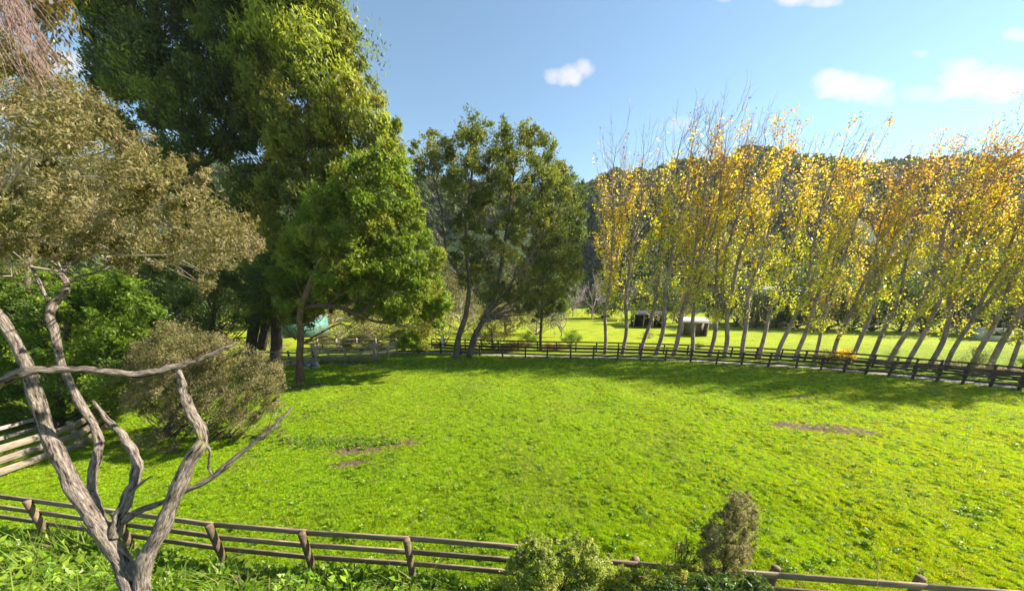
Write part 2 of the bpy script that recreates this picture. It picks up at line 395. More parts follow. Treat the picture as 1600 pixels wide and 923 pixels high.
PATCH = [(ground_pt(1285, 668), 2.6, .75, -.12), (ground_pt(1345, 677), 1.2, .45, -.1), (ground_pt(1230, 663), 1.0, .4, 0), (ground_pt(630, 694), .9, .42, 0), (ground_pt(560, 702), 1.2, .4, .1), (ground_pt(545, 722), .8, .3, .2),
         (ground_pt(480, 602), 1.5, .5, .1), (ground_pt(1260, 622), .9, .3, 0), (ground_pt(545, 566), 3.0, .7, 0), (ground_pt(460, 690), .9, .3, 0)]
def ground_mat():
    m, n, l, o = new_mat('pasture')
    tc = n.new('ShaderNodeTexCoord'); P = tc.outputs['Object']
    def noise(s, d=5):
        q = n.new('ShaderNodeTexNoise'); q.inputs['Scale'].default_value = s; q.inputs['Detail'].default_value = d; l.new(P, q.inputs['Vector']); return q.outputs['Fac']
    def ramp(f, st):
        r = n.new('ShaderNodeValToRGB'); e = r.color_ramp.elements
        e[0].position, e[0].color = st[0][0], (*st[0][1], 1); e[1].position, e[1].color = st[-1][0], (*st[-1][1], 1)
        for p_, c_ in st[1:-1]:
            x = e.new(p_); x.color = (*c_, 1)
        l.new(f, r.inputs[0]); return r.outputs[0]
    def math_(op, a, b=None):
        q = n.new('ShaderNodeMath'); q.operation = op
        for i_, x in enumerate((a, b)):
            if x is None: continue
            if isinstance(x, (int, float)): q.inputs[i_].default_value = x
            else: l.new(x, q.inputs[i_])
        return q.outputs[0]
    def mix(f, a, b):
        q = n.new('ShaderNodeMixRGB')
        for i_, x in enumerate((f, a, b)):
            if isinstance(x, (int, float)): q.inputs[i_].default_value = x
            elif isinstance(x, tuple): q.inputs[i_].default_value = (*x, 1)
            else: l.new(x, q.inputs[i_])
        return q.outputs[0]
    sx = n.new('ShaderNodeSeparateXYZ'); l.new(P, sx.inputs[0])
    g = ramp(noise(3.5, 8), [(.3, (.06, .09, .010)), (.5, (.13, .19, .012)), (.7, (.20, .27, .018))])
    g2 = ramp(noise(.16, 3), [(.35, (.9, 1.0, .8)), (.65, (1.25, 1.1, .9))])
    q = n.new('ShaderNodeMixRGB'); q.blend_type = 'MULTIPLY'; q.inputs[0].default_value = 1; l.new(g, q.inputs[1]); l.new(g2, q.inputs[2]); g = q.outputs[0]
    soil = ramp(noise(14, 6), [(.3, (.055, .034, .020)), (.7, (.19, .13, .085))])
    pm = None
    wob = math_('MULTIPLY', math_('SUBTRACT', noise(4.2, 8), .44), 4.6)
    for (c_, a_, b_, ang) in PATCH:
        ca, sa = math.cos(ang), math.sin(ang)
        dx = math_('SUBTRACT', sx.outputs[0], float(c_[0])); dy = math_('SUBTRACT', sx.outputs[1], float(c_[1]))
        ex = math_('MULTIPLY', math_('ADD', math_('MULTIPLY', dx, ca), math_('MULTIPLY', dy, sa)), 1 / a_)
        ey = math_('MULTIPLY', math_('ADD', math_('MULTIPLY', dx, -sa), math_('MULTIPLY', dy, ca)), 1 / b_)
        r_ = math_('SUBTRACT', 1.0, math_('ADD', math_('MULTIPLY', ex, ex), math_('MULTIPLY', ey, ey)))
        pm = r_ if pm is None else math_('MAXIMUM', pm, r_)
    pm = math_('MINIMUM', math_('MAXIMUM', math_('MULTIPLY', math_('ADD', pm, wob), 2.5), 0.0), 1.0)
    near = mix(pm, g, soil)
    # hill side: bush floor, tan open slopes
    hillc = ramp(noise(.05, 6), [(.40, (.03, .045, .02)), (.53, (.05, .07, .03)), (.60, (.22, .17, .12)), (.7, (.30, .22, .17))])
    hf = n.new('ShaderNodeMapRange'); hf.inputs['From Min'].default_value = .8; hf.inputs['From Max'].default_value = 5.0
    hz = math_('ADD', sx.outputs[2], math_('MULTIPLY', noise(.1, 3), 2.0)); l.new(hz, hf.inputs['Value'])
    ymask = n.new('ShaderNodeMapRange'); ymask.inputs['From Min'].default_value = 50; ymask.inputs['From Max'].default_value = 60; l.new(sx.outputs[1], ymask.inputs['Value'])
    f_ = math_('MULTIPLY', hf.outputs[0], ymask.outputs[0])
    # far field grass is a little lighter and yellower
    ff = n.new('ShaderNodeMapRange'); ff.inputs['From Min'].default_value = 30; ff.inputs['From Max'].default_value = 42; l.new(sx.outputs[1], ff.inputs['Value'])
    farg = ramp(noise(.5, 8), [(.3, (.20, .25, .012)), (.7, (.34, .38, .02))])
    base = mix(ff.outputs[0], near, farg)
    base = mix(f_, base, hillc)
    pb = n.new('ShaderNodeBsdfPrincipled'); pb.inputs['Roughness'].default_value = .9; pb.inputs['Specular IOR Level'].default_value = .08
    l.new(base, pb.inputs['Base Color'])
    bp = n.new('ShaderNodeBump'); bp.inputs['Strength'].default_value = .9; bp.inputs['Distance'].default_value = .06; l.new(noise(9, 8), bp.inputs['Height']); l.new(bp.outputs[0], pb.inputs['Normal'])
    l.new(pb.outputs[0], o.inputs[0])
    return m
link('ground', gm, ground_mat(), kind='structure')

# gravel drive between the two far fences
off = 2.3
dvx = np.array([-16, -13] + [p[0] for p in FP[2:]] + [48.])
dvy = fence_y(dvx)
nrmx = np.gradient(dvy, dvx); nn = np.stack([-nrmx, np.ones_like(nrmx)], 1); nn = nrm(nn)
def along(off_): return np.stack([dvx + nn[:, 0] * off_, dvy + nn[:, 1] * off_], 1)
a_, b_ = along(.5), along(2.0)
wob = .15 * np.sin(np.arange(len(a_)) * 1.7)
b_[:, 1] += wob
V = np.concatenate([np.c_[a_, np.full(len(a_), .012)], np.c_[b_, np.full(len(a_), .012)]])
k = np.arange(len(a_) - 1); Qd = np.stack([k, k + 1, k + 1 + len(a_), k + len(a_)], 1)
link('gravel_drive', np_mesh('gravel_drive', V, Qd), M['gravel'], kind='structure')

# ---------------------------------------------------------------- foliage builders
def in_poly(P, poly):
    x, y = P[:, 0], P[:, 1]; ins = np.zeros(len(P), bool); n = len(poly); j = n - 1
    for i in range(n):
        xi, yi = poly[i]; xj, yj = poly[j]
        c = ((yi > y) != (yj > y)) & (x < (xj - xi) * (y - yi) / (yj - yi + 1e-9) + xi)
        ins ^= c; j = i
    return ins
def sample_poly(poly, n, rs):
    poly = np.array(poly, float); lo, hi = poly.min(0), poly.max(0); out = np.zeros((0, 2))
    while len(out) < n:
        c = rs.uniform(lo, hi, (n * 3, 2)); out = np.vstack([out, c[in_poly(c, poly)]])
    return out[:n]
def poly_edge_dist(P, poly):
    poly = np.array(poly, float); d = np.full(len(P), 1e9)
    for i in range(len(poly)):
        a, b = poly[i - 1], poly[i]; ab = b - a
        t = np.clip(((P - a) @ ab) / (ab @ ab + 1e-9), 0, 1)
        d = np.minimum(d, np.linalg.norm(P - (a + t[:, None] * ab), axis=1))
    return d
def leaves_mesh(name, P, N, size, aspect, col, rs, dirv=None, dirmix=0.0, curl=.15):
    """leaf quads (kite shape) at P; size (n,), aspect width/length; col (n,3)"""
    n = len(P)
    d = nrm(rs.standard_normal((n, 3)))
    if dirv is not None: d = nrm(d * (1 - dirmix) + np.asarray(dirv) * dirmix)
    if N is None: N = rs.standard_normal((n, 3)) + np.array([0, 0, .5])
    s = nrm(np.cross(d, N)); nn_ = np.cross(s, d)
    L = size[:, None]; W = (size * aspect)[:, None]
    v0 = P - d * L * .5
    v1 = P - d * L * .05 + s * W * .5 + nn_ * L * curl * .5
    v2 = P + d * L * .5
    v3 = P - d * L * .05 - s * W * .5 + nn_ * L * curl * .5
    V = np.stack([v0, v1, v2, v3], 1).reshape(-1, 3)
    Q = np.arange(n * 4).reshape(n, 4)
    c = np.repeat(col, 4, axis=0)
    return np_mesh(name, V, Q, col=c)
def pick_cols(pal, wts, n, rs, jit=.18):
    pal = np.array(pal, float); w_ = np.array(wts, float); w_ /= w_.sum()
    c = pal[rs.choice(len(pal), n, p=w_)]
    return np.clip(c * (1 + jit * rs.standard_normal((n, 1))), .003, 1)
def clumpy(cent, rad, per, rs, sprays=9, flat=.8, sig=.26, shell=.75):
    """two-level distribution; returns points, clump index"""
    P, I = [], []
    n = len(cent)
    d = nrm(rs.standard_normal((n, sprays, 3))); d[..., 2] = d[..., 2] * flat + .1
    rr = rs.uniform(shell * .5, 1.0, (n, sprays, 1))
    sc = cent[:, None, :] + d * rr * rad[:, None, None]
    m = max(1, int(per / sprays))
    q = sc[:, :, None, :] + rs.standard_normal((n, sprays, m, 3)) * np.array([1, 1, flat]) * sig * rad[:, None, None, None]
    idx = np.repeat(np.arange(n), sprays * m)
    return q.reshape(-1, 3), idx, sc
def limbs(mb, trunk_pts, trunk_r, targets, rs, frac=1.0, r0=.5, sides=5, seg=7, sag=.12, rmin=.012, tip=.006, zmin=-1e9, rl=.022):
    """curved limbs from a trunk polyline to target points"""
    for tg in targets:
        dv = tg - trunk_pts; hor = np.hypot(dv[:, 0], dv[:, 1])
        want = tg[2] - .75 * hor
        i_ = int(np.argmin(np.abs(trunk_pts[:, 2] - want) + .15 * hor + 1e3 * (trunk_pts[:, 2] < zmin))); i_ = min(max(i_, 1), len(trunk_pts) - 1)
        s_ = trunk_pts[i_]; L = np.linalg.norm(tg - s_)
        mid = (s_ + tg) / 2 + np.array([rs.normal() * .06, rs.normal() * .06, -sag + .05 * rs.normal()]) * L
        q1 = s_ * .7 + tg * .3 + rs.standard_normal(3) * .04 * L
        P = catmull([s_, q1 * .5 + mid * .2 + (s_ * .7 + tg * .3) * .3, mid, tg], seg)
        r_ = np.linspace(min(trunk_r[i_] * r0, (.03 + .022 * L) * rl / .022), tip, seg)
        tube(mb, P, np.maximum(r_, rmin * .5), sides, cap=False)
def crown_from_poly(name, poly, ydepth, dspread, nclump, crad, per, size, aspect, pal, wts, seed, mat, parent, sprays=9, flat=.8, sig=.26, dirv=None, dirmix=0, depth_fn=None, jit=.2, topcol=None, shrink=True, origin=None, streak=None, fringe=.3):
    rs = np.random.default_rng(seed)
    uv = sample_poly(poly, nclump * 3, rs)
    t_px = F / ydepth * CP     # px per metre, roughly
    ed = poly_edge_dist(uv, poly)
    keep = ed > crad * t_px * .36 if shrink else ed > -1
    # rejection also thins overlapping clumps for an even, lumpy cover
    uv, ed = uv[keep], ed[keep]
    uv, ed = uv[:nclump], ed[:nclump]
    cent, rad = [], []
    for (u, v), e_ in zip(uv, ed):
        depth = min(e_ / (crad * t_px * 3.0), 1.0)
        yy = ydepth + rs.uniform(-1, 1) * dspread * (.35 + .65 * depth)
        if depth_fn: yy += depth_fn(u, v)
        cent.append(at_y(u, v, yy)); rad.append(crad * float(np.exp(rs.normal(-.08, .38))))
    cent, rad = np.array(cent), np.array(rad)
    P, I, sc = clumpy(cent, rad, per, rs, sprays, flat, sig)
    # feathery fringe: small thin sprays along the edge of the crown
    nf = int(nclump * fringe)
    if nf:
        pa = np.array(poly, float); k = rs.integers(0, len(pa), nf); f = rs.random((nf, 1)); e_ = pa[k] * (1 - f) + pa[(k + 1) % len(pa)] * f
        e_ += rs.standard_normal((nf, 2)) * crad * t_px * .22
        fc_ = np.array([at_y(u, v, ydepth + rs.uniform(-.4, .4) * dspread) for u, v in e_]); fr = crad * rs.uniform(.28, .6, nf)
        P2, I2, _ = clumpy(fc_, fr, per * .22, rs, max(4, sprays // 3), flat, .24)
        P = np.concatenate([P, P2]); I = np.concatenate([I, I2 + len(cent)]); cent = np.concatenate([cent, fc_]); rad = np.concatenate([rad, fr]); sc = np.concatenate([sc, _[:, :1].repeat(sc.shape[1], 1)])
    if streak is not None:
        sd, sk = np.array(streak[0]), streak[1]
        q = P - cent[I]; P = cent[I] + q * .82 + sd * ((q @ sd)[:, None] * (sk - .82))
    ok = P[:, 2] > .05
    P, I = P[ok], I[ok]
    n = len(P)
    clc = pick_cols(pal, wts, len(cent), rs, .12)[I]
    lc = pick_cols(pal, wts, n, rs, jit)
    col = clc * .6 + lc * .4
    sz = size * rs.uniform(.6, 1.35, n)
    o_ = np.zeros(3) if origin is None else np.array(origin)
    off_ = P - cent[I]; NN = nrm(off_) * 1.0 + rs.standard_normal((n, 3)) * .55 + np.array([0, 0, .35])
    me = leaves_mesh(name, P - o_, NN, sz, aspect, col, rs, dirv, dirmix)
    ob = link(name, me, mat, parent, kind='stuff')
    return ob, cent, rad, sc

# ---------------------------------------------------------------- timber fences
def seg_mesh(length, wd, ht, name):
    mb = MB(); n = 4
    mb.beam((-length / 2, 0, 0), (length / 2, 0, 0), wd, ht); return mb.mesh(name)
unit_board = {}
def board(parent, a, b, wd, ht, mat, name, up=(0, 0, 1), origin=(0, 0, 0)):
    """a single board as its own object; the mesh is shared between boards of one section, stretched to its length"""
    key = (round(wd, 3), round(ht, 3), mat)
    a, b = Vector(a), Vector(b); L = (b - a).length
    if key not in unit_board:
        me = seg_mesh(1.0, wd, ht, name); me.materials.append(M[mat]); unit_board[key] = me
    o = bpy.data.objects.new(name, unit_board[key]); C.objects.link(o)
    o.parent = parent
    d = (b - a).normalized(); u = Vector(up); s = d.cross(u).normalized(); u = s.cross(d)
    from mathutils import Matrix
    m = Matrix((d, -s, u)).transposed().to_4x4()
    m = m @ Matrix.Rotation(random.uniform(-.012, .012), 4, 'X')
    m.translation = (a + b) / 2 - Vector(origin)
    o.matrix_local = m @ Matrix.Diagonal((L, 1, 1, 1))
    return o
def round_post_mesh(r, h, name, seed=0):
    mb = MB(); z = np.array([-.3, 0, .05, h * .3, h * .6, h * .9, h - .012, h])
    rr = r * np.array([1.02, 1.03, 1.01, 1, .99, .98, .975, .93])
    P = np.c_[np.zeros(8), np.zeros(8), z]
    tube(mb, P, rr, 18)
    return mb.mesh(name)
def square_post_mesh(w_, h, name):
    mb = MB(); mb.beam((0, 0, -.3), (0, 0, h), w_, w_, up=(0, 1, 0)); return mb.mesh(name)

def fence(name, label, cat, posts, h, rails, railsz, pmesh, pmat, rmat, side=1, group=None, sidefn=None, zfn=None):
    o0 = np.array(posts[0]); root = thing(name, label, cat, tuple(o0), group=group)
    if len(pmesh.materials) == 0: pmesh.materials.append(M[pmat])
    P = np.array(posts, float)
    if zfn: P[:, 2] = [zfn(p[0], p[1]) for p in P]
    for i_, p in enumerate(P):
        q = bpy.data.objects.new('post', pmesh); C.objects.link(q); q.parent = root
        q.location = Vector(p - o0); q.rotation_euler = (random.uniform(-.025, .025), random.uniform(-.025, .025), random.uniform(0, 6))
        q.scale = (1, 1, random.uniform(.98, 1.03))
    for i_ in range(len(P) - 1):
        a, b = P[i_], P[i_ + 1]; d = nrm(b - a); s_ = np.array([-d[1], d[0], 0])
        sd = sidefn(i_) if sidefn else side
        for rz_ in rails:
            j1, j2 = random.uniform(-.012, .012), random.uniform(-.012, .012)
            o_ = s_ * sd
            board(root, a + o_ + [0, 0, rz_ + j1] + d * .003, b + o_ + [0, 0, rz_ + j2] - d * .003, railsz[0], railsz[1], rmat, 'rail', origin=o0)
    return root

# near fence: feet from the tops of the posts seen at 1.2 m
near = [ground_pt(u, v, 1.2) for u, v in [(40, 782), (200, 812), (328, 820), (473, 832), (637, 842), (812, 856), (995, 870), (1212, 886), (1440, 903)]]
near[1] = (near[0] + near[2]) / 2
d0 = nrm(near[1] - near[0]); d1 = nrm(near[-1] - near[-2])
near = [near[0] - d0 * 5.2, near[0] - d0 * 2.6] + near + [near[-1] + d1 * 2.4, near[-1] + d1 * 4.8, near[-1] + d1 * 7.2]
near = [np.array([p[0], p[1], 0]) for p in near]
fence('near_fence', 'brown three-rail timber fence with round posts, nearest fence, across the bottom', 'fence', near, 1.185,
      (1.12, .75, .40), (.045, .135), round_post_mesh(.078, 1.2, 'round_post'), 'fence_post', 'fence_brown', sidefn=lambda i_: (.105 if i_ < 7 else -.105))

fence('paddock_fence', 'long dark three-rail fence at the far paddock edge, before the gravel drive', 'fence', FP, 1.15,
      (1.04, .70, .34), (.05, .15), square_post_mesh(.14, 1.15, 'square_post'), 'fence_dark', 'fence_dark', side=-.096)
bl = along(3.6)
bps = []
for q in np.arange(1.6, len(bl) - 1.2, .96):
    i_ = int(q); f = q - i_; p_ = bl[i_] * (1 - f) + bl[i_ + 1] * f; bps.append(np.array([p_[0], p_[1], 0.0]))
fence('drive_fence', 'second dark rail fence behind the gravel drive, under the row of poplars', 'fence', bps, 1.1,
      (1.02, .66, .32), (.045, .14), square_post_mesh(.13, 1.1, 'square_post'), 'fence_dark', 'fence_dark', side=.09)

# left boundary fence, pale boards
LF = [np.array([-19.1, 5.0, 0]), np.array([-18.9, 7.4, 0]), np.array([-18.6, 9.9, 0]), np.array([-18.6, 12.3, 0]), np.array([-20.0, 14.4, 0]), np.array([-21.6, 16.3, 0]), np.array([-23.1, 18.3, 0])]
fence('side_fence', 'pale sun-bleached three-board fence at the left edge, behind the leaning grey trunk', 'fence', LF, 1.15,
      (1.0, .62, .24), (.045, .24), square_post_mesh(.14, 1.2, 'square_post'), 'fence_pale', 'fence_pale', side=-.09)
LF2 = [np.array([-21.3, 6.0 + 2.4 * k_, 0]) for k_ in range(4)]
fence('back_rail_fence', 'shaded rail fence seen through the gaps of the pale side fence at the left edge', 'fence', LF2, 1.1,
      (1.0, .62, .28), (.045, .14), square_post_mesh(.12, 1.1, 'square_post'), 'fence_grey', 'fence_grey', side=-.09)
# stockyard rails left of the gate
SY = [ground_pt(u, v) for u, v in [(385, 573), (413, 572), (432, 571), (455, 572), (474, 573), (492, 568)]]
SYl = [LF[-1]] + [p for p in SY]
fence('stockyard_fence', 'pale rails of the stockyard fence left of the double gate, behind the reddish trunk', 'fence', SY, 1.3,
      (1.2, .85, .5, .2), (.045, .14), square_post_mesh(.14, 1.35, 'square_post'), 'fence_dark', 'fence_pale', side=-.09)
GA, GB = ground_pt(494, 566), ground_pt(587, 562)
SR = [ground_pt(592, 561), ground_pt(607, 559), ground_pt(621, 555)]
fence('wing_fence', 'short weathered fence panel right of the double gate', 'fence', SR, 1.25, (1.12, .78, .44), (.045, .15), square_post_mesh(.15, 1.3, 'square_post'), 'fence_grey', 'fence_pale', side=-.09)
RF = [ground_pt(u, v) for u, v in [(470, 551), (500, 551), (530, 551), (560, 551), (590, 551), (621, 551)]]
fence('race_fence', 'weathered rail fence behind the double gate', 'fence', RF, 1.5, (1.38, .95, .5), (.045, .15), square_post_mesh(.14, 1.5, 'square_post'), 'fence_grey', 'fence_grey', side=.09)
tag(link('light_post', (lambda mb: (mb.beam((0, 0, -.2), (0, 0, 1.7), .2, .2, up=(0, 1, 0)), mb.beam((0, 0, 1.7), (0, 0, 1.76), .24, .24, up=(0, 1, 0)), mb.mesh('light_post'))[-1])(MB()), M['white'], loc=tuple(ground_pt(690, 552) + np.array([.1, .35, 0]))),
    'white-painted square post in the far fence, left of the twin-trunked tree', 'post')

# double gate with diagonal braces
def gate():
    W = float(np.linalg.norm(GB - GA)); ang = math.atan2(GB[1] - GA[1], GB[0] - GA[0])
    g = thing('double_gate', 'closed double wooden farm gate with diagonal braces at the far left of the paddock', 'gate', tuple(GA), ang)
    def bd(a, b, wd, ht, name, mat='fence_grey', up=(0, 0, 1)): return board(g, a, b, wd, ht, mat, name, up=up)
    for k_, x in enumerate((0.0, W)):
        mbp = MB(); mbp.beam((x, 0, -.2), (x, 0, 1.62), .30, .30, up=(0, 1, 0)); mbp.beam((x, 0, 1.62), (x, 0, 1.68), .22, .22, up=(0, 1, 0))
        link('gate_post', mbp.mesh('gate_post'), M['fence_grey'], g)
    h = 1.15; x0, x1 = .28, W - .28; mid = W / 2
    for (xa, xb, hinge) in ((x0, mid - .04, x0), (mid + .04, x1, x1)):
        for z in (.16, .5, .82, h): bd((xa + .07, 0, z), (xb - .07, 0, z), .045, .15 if z > .2 else .13, 'gate_board', 'fence_pale' if z < .2 else 'fence_grey')
        for x in (xa, xb):
            bd((x, -.01, .1), (x, -.01, h + (.42 if x == hinge else .08)), .07, .14, 'stile', up=(0, 1, 0))
        hx, lx = (xa, xb) if hinge == xa else (xb, xa)
        bd((hx, -.05, h + .38), (hx + (lx - hx) * .62, -.05, .2), .045, .12, 'diagonal_brace', 'fence_grey')
        mbh = MB(); mbh.box((hx, -.07, .5), (.3, .02, .05)); link('hinge', mbh.mesh('hinge'), M['dark_board'], g)
gate()
# river stones banked beside the gate
rs = np.random.default_rng(31)
stm = []
for k_ in range(4):
    bm_ = MB(); th = np.linspace(0, math.pi, 6)[1:-1]; ph = np.linspace(0, 2 * math.pi, 8, endpoint=False)
    V = [[0, 0, .5]] + [[math.sin(t) * math.cos(p), math.sin(t) * math.sin(p) * .8, math.cos(t) * .5] for t in th for p in ph] + [[0, 0, -.5]]
    V = np.array(V) * (1 + .12 * rs.standard_normal((len(V), 1)))
    T = [[0, 1 + j, 1 + (j + 1) % 8] for j in range(8)] + [[len(V) - 1, 1 + 24 + (j + 1) % 8, 1 + 24 + j] for j in range(8)]
    Q = [[1 + r_ * 8 + j, 1 + (r_ + 1) * 8 + j, 1 + (r_ + 1) * 8 + (j + 1) % 8, 1 + r_ * 8 + (j + 1) % 8] for r_ in range(3) for j in range(8)]
    bm_.add(V, Q, T); me = bm_.mesh('stone', smooth=True); me.materials.append(M['stone']); stm.append(me)
stp = thing('stone_bank', 'bank of pale river stones at the foot of the stockyard fence', 'stone bank', tuple(ground_pt(482, 572)))
for k_ in range(60):
    u = rs.uniform(471, 499); v = rs.uniform(567, 576)
    p = ground_pt(u, v) - np.array(stp.location); q = bpy.data.objects.new('stone', random.choice(stm)); C.objects.link(q); q.parent = stp
    s_ = rs.uniform(.07, .17); q.location = (p[0], p[1], s_ * .2 + max(0, (575 - v) * .05)); q.scale = (s_ * 1.3, s_, s_ * .9); q.rotation_euler = tuple(rs.uniform(0, 6, 3))

# ---------------------------------------------------------------- foreground tea tree (traced limbs, each at its own distance)
FT = thing('old_tea_tree', 'old tree with bare twisted grey limbs and olive-brown crown, nearest on the left', 'tree', tuple(at_t(215, 923, 5.0) * np.array([1, 1, 0])))
fo = np.array(FT.location)
def ftube(name, pts, n, sides=22, rough=.07, seed=0, wscale=.50, lab=None, mat='old_bark'):
    P = np.array([at_t(u, v, t) for u, v, w_, t in pts]); r_ = np.array([w_ / 2 / F * t * wscale for u, v, w_, t in pts])
    PP = catmull(P, n); tt = np.linspace(0, len(pts) - 1, n); rr = np.interp(tt, np.arange(len(pts)), r_)
    rs_ = np.random.default_rng(seed); 
    s_ = np.linspace(0, 1, n)
    wob_ = sum(np.outer(np.sin(s_ * f_ * len(pts) + rs_.uniform(0, 6, 1)), rs_.standard_normal(3)) for f_ in (2.2, 4.7, 8.1)) * rr.mean() * .10
    wob_ *= np.minimum(1, 6 * np.minimum(s_, 1 - s_))[:, None]
    rr = rr * (1 + .07 * np.sin(s_ * len(pts) * 5 + seed))
    mb = MB(); tube(mb, PP + wob_ - fo, rr, sides, rough=rough, seed=seed)
    me = mb.mesh(name, smooth=True)
    Ls = np.concatenate([[0], np.cumsum(np.linalg.norm(np.diff(PP, axis=0), axis=1))]); th = np.linspace(0, 2 * math.pi, sides, endpoint=False)
    bk = np.stack([np.cos(th)[None, :] * rr[:, None] + seed, np.sin(th)[None, :] * rr[:, None], np.repeat(Ls[:, None], sides, 1)], -1).reshape(-1, 3)
    bk = np.vstack([bk, [[seed, 0, 0], [seed, 0, Ls[-1]]]])
    a_ = me.attributes.new('bk', 'FLOAT_VECTOR', 'POINT'); a_.data.foreach_set('vector', bk.astype(np.float32).ravel())
    o = link(name, me, M[mat], FT)
    if lab: o['label'] = lab
    return PP
trunk_low = [(250, 1040, 62, 5.0), (212, 923, 50, 5.0), (184, 868, 44, 4.98), (140, 800, 39, 4.9), (105, 740, 36, 4.85), (75, 680, 34, 4.8), (55, 610, 30, 4.75), (35, 560, 27, 4.7), (10, 510, 24, 4.65), (-25, 455, 20, 4.6), (-60, 380, 16, 4.6)]
base3 = at_t(250, 1040, 5.0); gb = gz(base3[0], base3[1])
PL = ftube('trunk', trunk_low, 240, 40, .05, 1)
mb = MB(); tube(mb, np.array([[base3[0] + .12, base3[1] + .1, gb - .4], [base3[0] + .06, base3[1] + .05, gb + .2], [base3[0], base3[1], base3[2] + .1]]) - fo, [.42, .32, .30], 22, .05, 3); link('trunk_base', mb.mesh('trunk_base', smooth=True), M['bark_grey'], FT)
ftube('limb', [(222, 935, 40, 5.0), (226, 880, 40, 4.98), (250, 830, 38, 5.0), (275, 770, 37, 5.0), (296, 722, 35, 5.0), (317, 682, 29, 5.0), (301, 650, 29, 5.0), (288, 620, 23, 5.0), (284, 596, 19, 5.0), (279, 578, 12, 5.0)], 110, 24, .06, 2)
ftube('limb', [(-40, 625, 27, 4.15), (-5, 600, 27, 4.2), (40, 580, 26, 4.3), (90, 577, 22, 4.45), (150, 579, 21, 4.6), (220, 584, 20, 4.8), (270, 574, 20, 4.95), (310, 562, 14, 5.1), (350, 544, 10, 5.2), (374, 535, 4, 5.3)], 130, 20, .07, 4)
ftube('limb', [(178, 840, 30, 4.95), (186, 810, 27, 5.0), (206, 760, 25, 5.1), (213, 720, 25, 5.15), (193, 682, 20, 5.2), (167, 655, 14, 5.2), (146, 626, 6, 5.2)], 80, 20, .06, 5)
ftube('limb', [(172, 840, 18, 4.98), (162, 812, 18, 5.15), (144, 762, 20, 5.25), (150, 715, 22, 5.3), (154, 680, 20, 5.35), (122, 622, 19, 5.4), (100, 580, 17, 5.45), (86, 520, 19, 5.5), (80, 482, 20, 5.6), (104, 450, 16, 5.7), (98, 425, 12, 5.8), (125, 400, 9, 5.9), (150, 350, 7, 6.0)], 120, 18, .07, 6)
ftube('limb', [(178, 826, 18, 5.0), (214, 800, 19, 5.05), (270, 776, 15, 5.15), (330, 746, 16, 5.25), (385, 700, 12, 5.35), (420, 673, 10, 5.4), (442, 652, 9, 5.45), (458, 634, 4, 5.5)], 90, 16, .08, 7)
for k_, pts in enumerate([[(80, 485, 10, 5.6), (62, 440, 9, 5.7), (45, 400, 7, 5.8), (60, 350, 5, 6)], [(212, 762, 8, 5.1), (224, 752, 6, 5.1), (237, 743, 4, 5.1)], [(150, 842, 9, 4.9), (133, 826, 6, 4.85), (121, 814, 3, 4.8)],
                          [(100, 440, 8, 5.8), (150, 425, 6, 6), (210, 405, 5, 6.2), (280, 390, 4, 6.4)], [(318, 690, 8, 5.0), (328, 705, 7, 5.1), (326, 730, 6, 5.2), (333, 742, 5, 5.25)], [(-25, 455, 14, 4.6), (-10, 380, 10, 4.9), (40, 300, 7, 5.4), (90, 240, 4, 6)],
                          [(60, 350, 8, 6), (110, 300, 6, 6.1), (160, 280, 4, 6.3), (230, 290, 3, 6.4)], [(98, 425, 9, 5.8), (40, 370, 6, 5.6), (-10, 330, 4, 5.5)], [(268, 576, 9, 5.0), (280, 583, 8, 4.98), (285, 592, 6, 4.97)]]):
    ftube('side_branch', pts, 26, 8, .07, 20 + k_)
OLP = [(.20, .165, .07), (.25, .205, .10), (.10, .095, .04), (.32, .25, .15), (.19, .18, .06)]
OLW = [4, 3, 2, 1.6, 2]
canA = [(-60, 60), (10, 60), (50, 120), (110, 140), (150, 180), (195, 190), (215, 235), (260, 225), (310, 255), (325, 300), (300, 325), (345, 330), (375, 350), (400, 385), (350, 412), (322, 450), (285, 425), (230, 405), (190, 425), (150, 395), (110, 425), (70, 395), (30, 440), (-60, 430)]
dirA = np.array([.45, .1, .55])
ob, cA, rA, scA = crown_from_poly('crown', canA, 5.6, 2.6, 165, .21, 1150, .039, .30, OLP, OLW, 41, M['leaf_dry'], FT, sprays=16, flat=.7, sig=.15, streak=(nrm(dirA), 1.7), dirv=nrm(dirA), dirmix=.45, jit=.3, origin=fo)
rsA = np.random.default_rng(5)
mb = MB()
tp = np.array([at_t(*p) for p in [(80, 482, 5.6), (104, 450, 5.7), (98, 425, 5.8), (125, 400, 5.9), (150, 350, 6.0)]] + [at_t(*p) for p in [(-10, 380, 4.9), (40, 300, 5.4), (90, 240, 6), (150, 425, 6), (210, 405, 6.2), (110, 300, 6.1), (160, 280, 6.3)]])
for c_ in cA[::2]:
    j_ = int(np.argmin(np.linalg.norm(tp - c_, axis=1) + .3 * rsA.random(len(tp)))); a_ = tp[j_]
    mid = (a_ + c_) / 2 + rsA.standard_normal(3) * .16 + [0, 0, .08]; m2 = (mid + c_) / 2 + rsA.standard_normal(3) * .07
    tube(mb, catmull([a_, mid, m2, c_], 6) - fo, np.linspace(.016, .005, 6), 4, cap=False)
link('twigs', mb.mesh('twigs'), M['twig'], FT, kind='stuff')
